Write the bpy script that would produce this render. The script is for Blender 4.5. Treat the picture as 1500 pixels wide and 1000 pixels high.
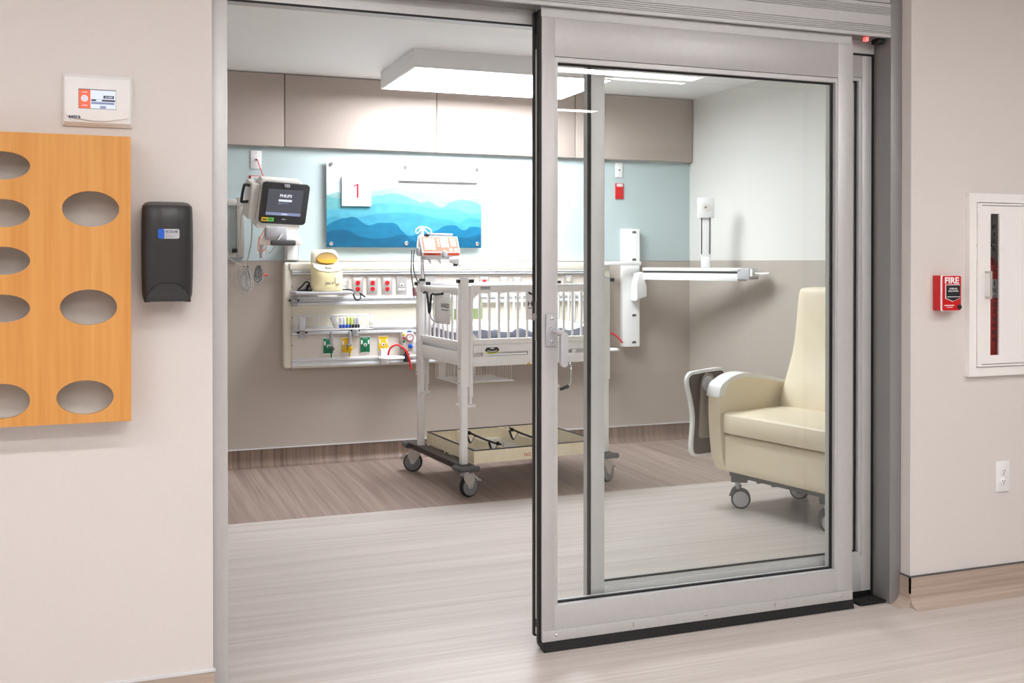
import bpy, bmesh, math, random
from mathutils import Vector, Matrix
random.seed(7)
for o in list(bpy.data.objects): bpy.data.objects.remove(o)
SC = bpy.context.scene
COL = SC.collection
R = math.radians

# ------------------------------------------------------------------ camera
F, CX, CY_ = 1513.0, 742.0, 394.0
YAW, PITCH, H = R(20.57), R(-0.381), 1.28
fw = Vector((math.sin(YAW)*math.cos(PITCH), math.cos(YAW)*math.cos(PITCH), math.sin(PITCH)))
rt = Vector((math.cos(YAW), -math.sin(YAW), 0))
dn = fw.cross(rt)
cd = bpy.data.cameras.new('camera'); cam = bpy.data.objects.new('camera', cd); COL.objects.link(cam)
m3 = Matrix((rt, -dn, -fw)).transposed()
cam.matrix_world = Matrix.Translation((0, 0, H)) @ m3.to_4x4()
cd.sensor_width = 36.0; cd.lens = F/1500*36
cd.shift_x = (750-CX)/1500; cd.shift_y = -(500-CY_)/1500
cd.clip_start = 0.05
SC.camera = cam
O = Vector((0, 0, H))
def ray(x, y): return fw + rt*((x-CX)/F) + dn*((y-CY_)/F)
def onY(x, y, Y): d = ray(x, y); return O + d*(Y/d.y)
def onZ(x, y, Z): d = ray(x, y); return O + d*((Z-H)/d.z)
def onX(x, y, X): d = ray(x, y); return O + d*(X/d.x)

# ------------------------------------------------------------------ world, lights, exposure
w = bpy.data.worlds.new('world'); SC.world = w; w.use_nodes = True
w.node_tree.nodes['Background'].inputs[0].default_value = (1, 1, 1, 1)
w.node_tree.nodes['Background'].inputs[1].default_value = 0.05
SC.view_settings.view_transform = 'Standard'
try: SC.view_settings.look = 'None'
except Exception: pass
SC.view_settings.exposure = 0.0
SC.view_settings.gamma = 1.0
SC.view_settings.use_curve_mapping = False
ROOM_LIGHT = 29.0          # emission of the room's surface light
CORR_LIGHT = 30.0          # emission of the corridor strip lights

# ------------------------------------------------------------------ materials
def lin(c):
    return tuple(((v/255)/12.92 if v/255 <= .04045 else ((v/255+.055)/1.055)**2.4) for v in c)
MATS = {}
def mat(name, rgb, rough=.5, metal=0., var=.03, scale=30., bump=0., spec=.5, coat=0.):
    if name in MATS: return MATS[name]
    m = bpy.data.materials.new(name); m.use_nodes = True; nt = m.node_tree
    b = nt.nodes['Principled BSDF']
    b.inputs['Roughness'].default_value = rough; b.inputs['Metallic'].default_value = metal
    b.inputs['Specular IOR Level'].default_value = spec
    b.inputs['Coat Weight'].default_value = coat
    c = lin(rgb)
    tc = nt.nodes.new('ShaderNodeTexCoord'); n = nt.nodes.new('ShaderNodeTexNoise')
    n.inputs['Scale'].default_value = scale; n.inputs['Detail'].default_value = 3
    nt.links.new(tc.outputs['Object'], n.inputs['Vector'])
    r = nt.nodes.new('ShaderNodeValToRGB')
    r.color_ramp.elements[0].position = .3; r.color_ramp.elements[1].position = .7
    r.color_ramp.elements[0].color = (*[v*(1-var) for v in c], 1)
    r.color_ramp.elements[1].color = (*[min(1, v*(1+var)) for v in c], 1)
    nt.links.new(n.outputs['Fac'], r.inputs['Fac']); nt.links.new(r.outputs['Color'], b.inputs['Base Color'])
    if bump:
        bp = nt.nodes.new('ShaderNodeBump'); bp.inputs['Strength'].default_value = bump; bp.inputs['Distance'].default_value = .002
        nt.links.new(n.outputs['Fac'], bp.inputs['Height']); nt.links.new(bp.outputs['Normal'], b.inputs['Normal'])
    MATS[name] = m; return m
def streak(name, dark, light, sc, rough=.42, spec=.35, cross=None, mid=.5, spread=.28):
    """streaky grain: noise squeezed by sc along each axis"""
    m = bpy.data.materials.new(name); m.use_nodes = True; nt = m.node_tree; b = nt.nodes['Principled BSDF']
    tc = nt.nodes.new('ShaderNodeTexCoord'); fac = []
    for k, (s, d) in enumerate(((sc, 4), (tuple(v*.28 for v in sc), 2))):
        mp = nt.nodes.new('ShaderNodeMapping'); mp.inputs['Scale'].default_value = s
        n = nt.nodes.new('ShaderNodeTexNoise'); n.inputs['Scale'].default_value = 1; n.inputs['Detail'].default_value = d
        nt.links.new(tc.outputs['Object'], mp.inputs['Vector']); nt.links.new(mp.outputs['Vector'], n.inputs['Vector']); fac.append(n)
    mx = nt.nodes.new('ShaderNodeMath'); mx.operation = 'ADD'
    nt.links.new(fac[0].outputs['Fac'], mx.inputs[0]); nt.links.new(fac[1].outputs['Fac'], mx.inputs[1])
    hv = nt.nodes.new('ShaderNodeMath'); hv.operation = 'MULTIPLY'; hv.inputs[1].default_value = .5
    nt.links.new(mx.outputs[0], hv.inputs[0])
    r = nt.nodes.new('ShaderNodeValToRGB')
    r.color_ramp.elements[0].position = mid-spread/2; r.color_ramp.elements[1].position = mid+spread/2
    r.color_ramp.elements[0].color = (*lin(dark), 1); r.color_ramp.elements[1].color = (*lin(light), 1)
    nt.links.new(hv.outputs[0], r.inputs['Fac']); nt.links.new(r.outputs['Color'], b.inputs['Base Color'])
    b.inputs['Roughness'].default_value = rough; b.inputs['Specular IOR Level'].default_value = spec
    MATS[name] = m; return m
def emit(name, rgb, s, base=.8):
    m = bpy.data.materials.new(name); m.use_nodes = True; nt = m.node_tree; b = nt.nodes['Principled BSDF']
    b.inputs['Base Color'].default_value = (base, base, base, 1)
    b.inputs['Emission Color'].default_value = (*lin(rgb), 1); b.inputs['Emission Strength'].default_value = s
    MATS[name] = m; return m
def glassmat(name, tint=(.982, .992, .987), base=.035):
    m = bpy.data.materials.new(name); m.use_nodes = True; nt = m.node_tree
    for n in list(nt.nodes): nt.nodes.remove(n)
    out = nt.nodes.new('ShaderNodeOutputMaterial'); tr = nt.nodes.new('ShaderNodeBsdfTransparent'); gl = nt.nodes.new('ShaderNodeBsdfGlossy')
    tr.inputs[0].default_value = (*tint, 1); gl.inputs['Roughness'].default_value = 0.0
    lw = nt.nodes.new('ShaderNodeLayerWeight'); lw.inputs['Blend'].default_value = .5
    pw = nt.nodes.new('ShaderNodeMath'); pw.operation = 'POWER'; pw.inputs[1].default_value = 5
    ma = nt.nodes.new('ShaderNodeMath'); ma.operation = 'MULTIPLY_ADD'; ma.inputs[1].default_value = 1-base; ma.inputs[2].default_value = base
    mix = nt.nodes.new('ShaderNodeMixShader')
    nt.links.new(lw.outputs['Facing'], pw.inputs[0]); nt.links.new(pw.outputs[0], ma.inputs[0]); nt.links.new(ma.outputs[0], mix.inputs[0])
    nt.links.new(tr.outputs[0], mix.inputs[1]); nt.links.new(gl.outputs[0], mix.inputs[2]); nt.links.new(mix.outputs[0], out.inputs[0])
    MATS[name] = m; return m
def twotone(name, low, high, zc, rough=.6):
    """wall painted in two colours meeting at height zc"""
    m = bpy.data.materials.new(name); m.use_nodes = True; nt = m.node_tree; b = nt.nodes['Principled BSDF']
    tc = nt.nodes.new('ShaderNodeTexCoord'); sp = nt.nodes.new('ShaderNodeSeparateXYZ'); gt = nt.nodes.new('ShaderNodeMath'); gt.operation = 'GREATER_THAN'
    gt.inputs[1].default_value = zc
    n = nt.nodes.new('ShaderNodeTexNoise'); n.inputs['Scale'].default_value = 60
    mx = nt.nodes.new('ShaderNodeMix'); mx.data_type = 'RGBA'
    mx.inputs[6].default_value = (*lin(low), 1); mx.inputs[7].default_value = (*lin(high), 1)
    nt.links.new(tc.outputs['Object'], sp.inputs[0]); nt.links.new(tc.outputs['Object'], n.inputs['Vector']); nt.links.new(sp.outputs['Z'], gt.inputs[0]); nt.links.new(gt.outputs[0], mx.inputs[0])
    nt.links.new(mx.outputs[2], b.inputs['Base Color']); b.inputs['Roughness'].default_value = rough; b.inputs['Specular IOR Level'].default_value = .3
    bp = nt.nodes.new('ShaderNodeBump'); bp.inputs['Strength'].default_value = .05; bp.inputs['Distance'].default_value = .002
    nt.links.new(n.outputs['Fac'], bp.inputs['Height']); nt.links.new(bp.outputs['Normal'], b.inputs['Normal'])
    MATS[name] = m; return m

M = dict(
 corr=mat('corridor_paint', (222, 217, 214), .6, scale=80, bump=.06, var=.01, spec=.3),
 white_ceiling=mat('ceiling_paint', (244, 243, 242), .7, var=.01, spec=.2),
 right_wall=twotone('right_wall_paint', (186, 177, 168), (226, 224, 220), 1.292),
 back_wall=twotone('back_wall_paint', (188, 178, 169), (188, 203, 205), 1.292),
 plain_wall=mat('room_paint', (228, 224, 218), .65, var=.01),
 floor=streak('light_plank_vinyl', (186, 177, 171), (208, 200, 195), (1.3, 70, 1), .38, .4),
 floor_dark=streak('dark_plank_vinyl', (130, 112, 103), (172, 154, 144), (80, 1.5, 1), .4, .4, spread=.34),
 base_dark=streak('dark_vinyl_base', (104, 86, 76), (150, 128, 114), (80, 1, 1.2), .45, .3, spread=.34),
 base_light=streak('light_vinyl_base', (168, 150, 135), (197, 182, 169), (1.5, 1, 90), .42, .3),
 fabric=mat('woven_panel_fabric', (186, 174, 166), .9, var=.05, scale=220, bump=.15, spec=.1),
 alu=mat('brushed_aluminium', (202, 202, 202), .42, .35, .02, 40),
 alu_dark=mat('grey_jamb_metal', (150, 149, 148), .45, .4, .02, 40),
 black=mat('black_rubber', (16, 16, 17), .55, 0, .1),
 glass=glassmat('door_glass'),
 wood=streak('maple_laminate', (204, 136, 62), (228, 170, 98), (70, 70, 3), .42, .4, spread=.5),
 slot=mat('grey_slot_lining', (226, 221, 214), .6),
 dkplastic=mat('charcoal_plastic', (44, 44, 46), .38, 0, .04, 90),
 white=mat('white_plastic', (240, 240, 240), .4, 0, .01),
 ivory=mat('ivory_plastic', (232, 228, 222), .42, 0, .01),
 wpaint=mat('white_enamel', (246, 244, 242), .35, 0, .01),
 red=mat('red_paint', (208, 20, 26), .35), redtube=mat('red_tube', (226, 18, 30), .3),
 steel=mat('chrome_steel', (205, 205, 207), .22, .9, .02), bsteel=mat('satin_steel', (196, 192, 187), .35, .45, .03),
 cream=mat('cream_plastic', (240, 226, 178), .35), creamw=mat('pale_cream_plastic', (250, 244, 222), .35),
 amber=mat('amber_bowl', (226, 174, 66), .3),
 hw_frame=mat('headwall_edge', (236, 230, 214), .4, 0, .01), hw_face=mat('headwall_face', (222, 214, 206), .45, 0, .01), hw_mid=mat('headwall_cream', (236, 230, 212), .45, 0, .01),
 rail=mat('anodised_rail', (226, 228, 231), .3, .2, .02),
 plate=mat('steel_plate', (196, 192, 190), .35, .5, .02), green=mat('green_gas', (0, 120, 78), .4), yellow=mat('yellow_gas', (240, 194, 30), .4), blue=mat('blue_mark', (28, 92, 200), .4),
 screen=emit('monitor_screen', (72, 74, 84), 1.0, .02), lcd=mat('lcd_grey', (170, 175, 165), .2),
 orange=mat('orange_panel', (196, 68, 18), .5), pumpw=mat('pump_shell', (206, 204, 202), .4), dwhite=mat('key_white', (176, 172, 168), .5), grey=mat('grey_plastic', (128, 128, 132), .45), dgrey=mat('dark_grey_plastic', (82, 82, 84), .45), lgrey=mat('light_grey_plastic', (186, 186, 190), .45),
 vinyl=mat('cream_vinyl', (241, 228, 202), .45, 0, .02, 12, spec=.4), brown=mat('dark_brown_laminate', (74, 62, 50), .45), taupe=mat('taupe_plastic', (146, 134, 122), .45),
 beige=mat('beige_tray', (248, 236, 208), .45), tfloor=mat('tray_liner', (222, 216, 208), .5),
 dkbrown=mat('dark_bronze_bar', (52, 46, 42), .4, .2), mattress=mat('blue_grey_ticking', (138, 144, 160), .7, 0, .08, 40, bump=.3), sheet=mat('white_sheet', (244, 244, 246), .85, 0, .02, 25, bump=.4),
 ink=mat('dark_ink', (28, 30, 36), .6), navy=mat('navy_ink', (22, 58, 110), .6), redink=mat('red_ink', (196, 14, 44), .5), whiteink=mat('white_ink', (248, 248, 248), .5), pinkish=mat('plug_rose', (150, 104, 110), .5),
 cable=mat('grey_cable', (206, 204, 200), .5), cableg=mat('dark_grey_cable', (112, 118, 124), .5), tan=mat('tan_cable', (190, 180, 164), .5), orangec=mat('orange_cable', (206, 112, 60), .5),
 lime=mat('lime_mark', (206, 220, 50), .5), sage=mat('sage_green_card', (146, 166, 112), .6), paper=mat('white_paper', (228, 228, 228), .7),
 roomlight=emit('room_diffuser', (249, 251, 255), ROOM_LIGHT), corrlight=emit('corridor_diffuser', (255, 252, 251), CORR_LIGHT),
 led=emit('red_led', (255, 30, 15), 1.6), scr_w=emit('lcd_white', (235, 242, 255), .95, .02), scr_o=emit('lcd_orange', (255, 112, 74), .95, .02), scr_b=emit('lcd_blue', (150, 160, 200), .8, .02), scr_d=emit('lcd_dark', (70, 72, 100), .5, .02), scr_t=emit('screen_text', (240, 244, 255), 1.0, .02), gled=emit('green_led', (120, 235, 160), 1.2),
 cabglass=glassmat('cabinet_glass', (.95, .95, .94), .04),
)

# ------------------------------------------------------------------ geometry helpers
def NB(): return bmesh.new()
def bx(bm, x0, x1, y0, y1, z0, z1, bev=0., seg=2):
    r = bmesh.ops.create_cube(bm, size=1)['verts']
    for v in r: v.co = Vector(((x0+x1)/2+v.co.x*(x1-x0), (y0+y1)/2+v.co.y*(y1-y0), (z0+z1)/2+v.co.z*(z1-z0)))
    if bev > 0:
        es = list({e for v in r for e in v.link_edges})
        bmesh.ops.bevel(bm, geom=es, offset=min(bev, .49*min(abs(x1-x0), abs(y1-y0), abs(z1-z0))), segments=seg, affect='EDGES', profile=.5)
    return bm
def ring(c, u, v, r, n): return [c+u*(math.cos(2*math.pi*i/n)*r)+v*(math.sin(2*math.pi*i/n)*r) for i in range(n)]
def basis(d):
    d = d.normalized(); a = Vector((0, 0, 1)) if abs(d.z) < .9 else Vector((1, 0, 0))
    u = d.cross(a).normalized(); return u, d.cross(u).normalized()
def cy(bm, p0, p1, r0, r1=None, n=16):
    p0, p1 = Vector(p0), Vector(p1); r1 = r0 if r1 is None else r1
    u, v = basis(p1-p0)
    a = [bm.verts.new(p) for p in ring(p0, u, v, r0, n)]; b = [bm.verts.new(p) for p in ring(p1, u, v, r1, n)]
    for i in range(n): bm.faces.new((a[i], a[(i+1) % n], b[(i+1) % n], b[i]))
    bm.faces.new(a[::-1]); bm.faces.new(b); return bm
def smooth_path(pts, k=6):
    P = [Vector(p) for p in pts]
    if len(P) < 3: return P
    out = []
    for i in range(len(P)-1):
        a, b, c, d = P[max(i-1, 0)], P[i], P[i+1], P[min(i+2, len(P)-1)]
        for j in range(k):
            t = j/k; out.append(.5*((2*b)+(c-a)*t+(2*a-5*b+4*c-d)*t*t+(3*b-a-3*c+d)*t**3))
    out.append(P[-1]); return out
def tb(bm, pts, r, n=8, smooth=0, closed=False):
    P = smooth_path(pts, smooth) if smooth else [Vector(p) for p in pts]
    prev = None; rings = []
    N = len(P)
    for i, p in enumerate(P):
        d = (P[(i+1) % N]-P[i-1]) if closed else (P[min(i+1, N-1)]-P[max(i-1, 0)])
        d.normalize()
        if prev is None: u, v = basis(d)
        else:
            u = (prev-d*prev.dot(d)).normalized(); v = d.cross(u)
        prev = u
        rings.append([bm.verts.new(q) for q in ring(p, u, v, r, n)])
    for i in range(N if closed else N-1):
        a, b = rings[i], rings[(i+1) % N]
        for k in range(n): bm.faces.new((a[k], a[(k+1) % n], b[(k+1) % n], b[k]))
    if not closed: bm.faces.new(rings[0][::-1]); bm.faces.new(rings[-1])
    return bm
def pr(bm, poly, axis, a, b, bev=0.):
    """polygon extruded along axis; poly pairs are the two other axes in x,y,z order"""
    def P(q, t):
        return Vector((t, q[0], q[1])) if axis == 'x' else Vector((q[0], t, q[1])) if axis == 'y' else Vector((q[0], q[1], t))
    A = [bm.verts.new(P(q, a)) for q in poly]; B = [bm.verts.new(P(q, b)) for q in poly]; n = len(poly)
    fs = [bm.faces.new((A[i], A[(i+1) % n], B[(i+1) % n], B[i])) for i in range(n)]
    fa = bm.faces.new(A[::-1]); fb = bm.faces.new(B)
    if bev > 0:
        es = list(fa.edges)+list(fb.edges)
        bmesh.ops.bevel(bm, geom=es, offset=bev, segments=3, affect='EDGES', profile=.5)
    return bm
def lathe(bm, prof, c=(0, 0, 0), axis='z', n=24):
    c = Vector(c); rings = []
    for r, t in prof:
        row = []
        for i in range(n):
            a = 2*math.pi*i/n; x, y = math.cos(a)*r, math.sin(a)*r
            row.append(bm.verts.new(c+(Vector((x, y, t)) if axis == 'z' else Vector((x, t, y)) if axis == 'y' else Vector((t, x, y)))))
        rings.append(row)
    for a, b in zip(rings, rings[1:]):
        for i in range(n): bm.faces.new((a[i], a[(i+1) % n], b[(i+1) % n], b[i]))
    bm.faces.new(rings[0][::-1]); bm.faces.new(rings[-1]); return bm
def torus(bm, c, R_, r, axis='z', n=32, k=8, sx=1., sy=1.):
    c = Vector(c); pts = []
    for i in range(n):
        a = 2*math.pi*i/n; x, y = math.cos(a)*R_*sx, math.sin(a)*R_*sy
        pts.append(c+(Vector((x, y, 0)) if axis == 'z' else Vector((x, 0, y)) if axis == 'y' else Vector((0, x, y))))
    return tb(bm, pts, r, k, closed=True)
def ell(bm, c, rx, ry, rz, n=16):
    r = bmesh.ops.create_uvsphere(bm, u_segments=n, v_segments=n//2+2, radius=1)['verts']
    for v in r: v.co = Vector((c[0]+v.co.x*rx, c[1]+v.co.y*ry, c[2]+v.co.z*rz))
    return bm
def rrect(x0, x1, z0, z1, r, k=5):
    out = []
    for cx, cz, a0 in ((x1-r, z1-r, 0), (x0+r, z1-r, 90), (x0+r, z0+r, 180), (x1-r, z0+r, 270)):
        for i in range(k+1):
            a = R(a0+90*i/k); out.append((cx+r*math.cos(a), cz+r*math.sin(a)))
    return out
OFF = {}
def finish(o, sm):
    me = o.data
    for p in me.polygons: p.use_smooth = True
    if sm: me.set_sharp_from_angle(angle=R(sm))
def obj(name, bm, material, parent=None, sm=35, xf=None, label=None):
    if xf is not None: bmesh.ops.transform(bm, matrix=xf, verts=bm.verts)
    off = OFF.get(parent.name) if parent else None
    if off is not None: bmesh.ops.translate(bm, vec=-off, verts=bm.verts)
    bmesh.ops.recalc_face_normals(bm, faces=bm.faces)
    me = bpy.data.meshes.new(name); bm.to_mesh(me); bm.free()
    me.materials.append(M[material] if isinstance(material, str) else material)
    o = bpy.data.objects.new(name, me); COL.objects.link(o)
    if parent: o.parent = parent
    if off is not None: OFF[o.name] = off
    if label: o['label'] = label
    finish(o, sm); return o
def tag(o, label, cat, group=None):
    o['label'] = label; o['category'] = cat
    if group: o['group'] = group
    return o
def thing(name, label, cat, loc=(0, 0, 0), group=None, world=True, rot=None):
    """Empty at the thing's base; world=True: its parts are given in world coordinates"""
    e = bpy.data.objects.new(name, None); COL.objects.link(e); e.location = loc; e.empty_display_size = .05
    if rot is not None: e.rotation_euler = rot
    if world: OFF[e.name] = Vector(loc)
    return tag(e, label, cat, group)
def struct(name, bm, material, parent=None, sm=35):
    o = obj(name, bm, material, parent, sm)
    if not parent: o['kind'] = 'structure'
    return o
def settle(o):
    """move a one-mesh thing's origin to the middle of its base"""
    co = [v.co for v in o.data.vertices]
    c = Vector(((min(p.x for p in co)+max(p.x for p in co))/2, (min(p.y for p in co)+max(p.y for p in co))/2, min(p.z for p in co)))
    for v in o.data.vertices: v.co -= c
    o.location = c; return o
def text(s, width, height, pos, right, up, material, parent, name='lettering', align='CENTER', thick=.0003, bold=0.):
    """raised or printed lettering fitted into width x height, at pos (left/centre, middle)"""
    cu = bpy.data.curves.new(name, 'FONT'); cu.body = s; cu.align_x = 'CENTER' if align == 'CENTER' else 'LEFT'; cu.size = 1; cu.offset = bold; cu.resolution_u = 2; cu.extrude = .02
    t = bpy.data.objects.new(name, cu); COL.objects.link(t)
    me = bpy.data.meshes.new_from_object(t); bpy.data.objects.remove(t); bpy.data.curves.remove(cu)
    xs = [v.co.x for v in me.vertices]; ys = [v.co.y for v in me.vertices]
    if not xs: return None
    x0, x1, y0, y1 = min(xs), max(xs), min(ys), max(ys)
    right = Vector(right).normalized(); up = Vector(up).normalized(); nrm = right.cross(up)
    cx = (x0+x1)/2 if align == 'CENTER' else x0
    sx = width/(x1-x0) if width else height/(y1-y0); sy = height/(y1-y0)
    off = OFF.get(parent.name, Vector((0, 0, 0)))
    for v in me.vertices:
        v.co = Vector(pos)-off+right*((v.co.x-cx)*sx)+up*((v.co.y-(y0+y1)/2)*sy)+nrm*((v.co.z+.02)/.04*thick)
    me.materials.append(M[material]); o = bpy.data.objects.new(name, me); COL.objects.link(o); o.parent = parent
    return o
EX, EZ = Vector((1, 0, 0)), Vector((0, 0, 1))

# ================================================================== THE SETTING
W = 3.06          # corridor face of the front wall
FY = 3.107        # face of the door frame
B = 6.59          # back wall
RX = 3.90         # right wall of the room
LX = -0.60        # left wall of the room
ZC = 2.46         # room ceiling
ZK = 2.60         # corridor ceiling
SEAM = 5.19
JX0, JX1 = 0.25, 2.75       # wall edges of the opening
WT = 3.24         # room face of the front wall

struct('floor', bx(NB(), -3.5, 7, -4.2, SEAM, -.06, 0), 'floor')
struct('floor_inlay', bx(NB(), LX, RX, SEAM, B, -.06, 0), 'floor_dark')
struct('wall_front_left', bx(NB(), -3.5, JX0, W, WT, 0, ZK), 'corr')
# right part of the front wall, with a pocket for the extinguisher cabinet
EXQ0, EXQ1 = onY(1414, 283, W), onY(1414, 551, W)
NX0, NX1, NZ0, NZ1 = EXQ0.x+.034, EXQ0.x+.326, EXQ1.z+.034, EXQ0.z-.034
wbm = NB()
for q_ in ((JX1, NX0, 0, ZK), (NX1, 7, 0, ZK), (NX0, NX1, 0, NZ0), (NX0, NX1, NZ1, ZK)): bx(wbm, q_[0], q_[1], W, WT, q_[2], q_[3])
struct('wall_front_right', wbm, 'corr')
struct('wall_front_top', bx(NB(), JX0, JX1, W, WT, 2.305, ZK), 'corr')
struct('ceiling_corridor', bx(NB(), -3.5, 7, -4.2, WT, ZK, ZK+.08), 'white_ceiling')
struct('wall_corridor', bx(NB(), -3.5, 7, -4.3, -4.2, 0, ZK), 'corr')
struct('wall_corridor_left', bx(NB(), -3.6, -3.5, -4.2, WT, 0, ZK), 'corr')
struct('wall_corridor_right', bx(NB(), 7, 7.1, -4.2, WT, 0, ZK), 'corr')
wb = struct('wall_back', bx(NB(), LX, RX, B, B+.1, 0, ZK), 'back_wall')
struct('wall_right', bx(NB(), RX, RX+.1, WT, B+.1, 0, ZK), 'right_wall')
struct('wall_left', bx(NB(), LX-.1, LX, WT, B+.1, 0, ZK), 'plain_wall')
cl = struct('ceiling', bx(NB(), LX, RX, WT, B, ZC, ZC+.1), 'white_ceiling')
# ceiling access panel, a corner of which shows at the top left of the opening
a = onZ(538, 10, ZC)
obj('access_panel', bx(NB(), a.x-.62, a.x-.012, a.y-.62, a.y-.012, ZC-.004, ZC), 'white_ceiling', cl)
b = NB()
for x0, x1, y0, y1 in ((a.x-.65, a.x, a.y-.01, a.y), (a.x-.01, a.x, a.y-.65, a.y-.01)): bx(b, x0, x1, y0, y1, ZC-.003, ZC)
obj('access_panel_edge', b, 'lgrey', cl)
# fabric band: separate padded panels on the back wall
seams = [LX+.002]+[onY(px, 170, B-.05).x for px in (417, 640, 843)]+[RX-.004]
for x0, x1 in zip(seams, seams[1:]):
    obj('fabric_panel', bx(NB(), x0+.0022, x1-.0022, B-.05, B, 2.004, ZC-.004, .004), 'fabric', wb)
obj('wall_joint', bx(NB(), RX-.0, RX+.0+.001, B-.012, B-.01, .11, 1.29), 'lgrey', wb)
# vinyl wall sheet joint lines at the wainscot height
obj('wainscot_trim', bx(NB(), LX, RX, B-.003, B, 1.288, 1.294), 'lgrey', wb)
# coved bases: a curved profile swept along the wall
def cove(r=.05, t=.006, h=.11):
    p = [(0, 0), (0, h), (-t, h)]
    for i in range(7):
        a_ = R(90*i/6); p.append((-t-r+r*math.cos(a_)*1.0, r-r*math.sin(a_)) if True else None)
    return p
cv = cove()
base_b = struct('baseboard_back', pr(NB(), [(B+u, z) for u, z in cv], 'x', LX, RX), 'base_dark')
obj('metal_cap', bx(NB(), LX, RX, B-.009, B, .11, .117), 'rail', base_b)
b = NB(); pr(b, [(RX+u, z) for u, z in cv], 'y', SEAM, B)
base_r = struct('baseboard_right', b, 'base_dark')
obj('metal_cap', bx(NB(), RX-.009, RX, SEAM, B, .11, .117), 'rail', base_r)
b = NB(); pr(b, [(RX+u, z) for u, z in cv], 'y', WT, SEAM); struct('baseboard_right_near', b, 'base_light')
base_l = struct('baseboard_front_left', pr(NB(), [(W+u, z) for u, z in cv], 'x', -3.5, JX0+.004), 'base_light')
obj('metal_cap', bx(NB(), -3.5, JX0+.006, W-.009, W, .11, .117), 'rail', base_l)
b = NB(); pr(b, [(W+u, z) for u, z in cv], 'x', JX1-.006, 7)
base_fr = struct('baseboard_front_right', b, 'base_light')
b = NB(); pr(b, [(JX1+u, z) for u, z in cv], 'y', W-.006, FY)
obj('corner_return', b, 'base_light', base_fr)
obj('metal_cap', bx(NB(), JX1-.007, 7, W-.008, W, .11, .1145), 'dgrey', base_fr)
obj('metal_cap', bx(NB(), JX1-.008, JX1, W, FY, .11, .1145), 'dgrey', base_fr)

# ------------------------------------------------------------------ door frame
OX0, OX1 = .297, 2.697      # clear opening
HB = 2.117                  # underside of the header
fr = bpy.data.objects.new('trim_1', None); COL.objects.link(fr); fr['kind'] = 'structure'
obj('jamb', bx(NB(), JX0, OX0, FY, WT+.02, 0, 2.30, .003), 'alu', fr)
obj('jamb', bx(NB(), OX1, JX1, FY, WT+.05, 0, 2.30, .003), 'alu_dark', fr)
obj('frame_head', bx(NB(), OX0, OX1, FY+.004, WT+.05, 2.245, 2.30), 'alu', fr)
# header cover built from long strips with grooves between them
zs = [HB, HB+.014, HB+.020, HB+.027, HB+.034, HB+.041, HB+.084, HB+.0905, HB+.097, HB+.1035, HB+.110, HB+.126]
for z0, z1 in zip(zs, zs[1:]):
    obj('header_strip', bx(NB(), OX0, OX1-.001, FY, FY+.02, z0, z1-.0018), 'alu', fr)
obj('header_core', bx(NB(), OX0, OX1, FY+.016, FY+.022, HB, 2.245), 'dgrey', fr)
obj('track', bx(NB(), OX0, OX1, 3.128, WT+.04, 2.118, 2.245), 'alu_dark', fr)
obj('rear_track_cover', bx(NB(), OX0, OX1-.004, 3.193, WT+.03, 2.07, 2.118), 'alu', fr)
obj('seal', bx(NB(), OX0, OX1-.004, 3.1935, 3.2, 2.064, 2.070), 'black', fr)
p = onY(1269, 58, 3.14); obj('sensor_light', bx(NB(), p.x-.007, p.x+.007, 3.135, 3.15, 2.104, 2.118), 'led', fr)
p = onY(1290, 58, 3.14); obj('sensor_housing', bx(NB(), p.x-.02, p.x+.012, 3.13, 3.17, 2.098, 2.118, .004), 'black', fr)
b = NB(); bx(b, OX1-.12, OX1-.001, 3.125, 3.20, 0, .012, .003); cy(b, (OX1-.06, 3.15, .012), (OX1-.06, 3.15, .016), .008)
obj('floor_guide', b, 'black', fr)

# ------------------------------------------------------------------ sliding door leaf (front)
D0, D1 = 3.125, 3.187
LXa = onY(792, 500, D0).x; LXb = onY(1249, 500, D0).x
g0 = onY(818, 93, D0); g1 = onY(1222, 830, D0)
GX0, GX1, GZ0, GZ1 = g0.x, g1.x, .152, 1.935
DT = onY(792, 24, D0).z
d1 = bpy.data.objects.new('door_1', None); COL.objects.link(d1); d1['kind'] = 'structure'; d1.location = (LXa, D0, 0); OFF[d1.name] = d1.location.copy()
d1['label'] = 'front sliding glass door leaf with wide grey metal frame and lever handle'
GST = .013
obj('stile', bx(NB(), LXa+.004, GX0-GST, D0, D1, .035, DT, .0015), 'alu', d1)
obj('stile', bx(NB(), GX1+GST, LXb, D0, D1, .035, DT, .0015), 'alu', d1)
obj('rail', bx(NB(), GX0-GST, GX1+GST, D0+.0008, D1, GZ1+.022, DT, .001), 'alu', d1)
obj('rail', bx(NB(), GX0-GST, GX1+GST, D0+.0008, D1, .035, GZ0-.004, .001), 'alu', d1)
b = NB(); bx(b, LXa+.004, LXb, D0+.006, D1-.006, DT+.0015, HB+.003); obj('top_carrier', b, 'alu', d1)
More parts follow.
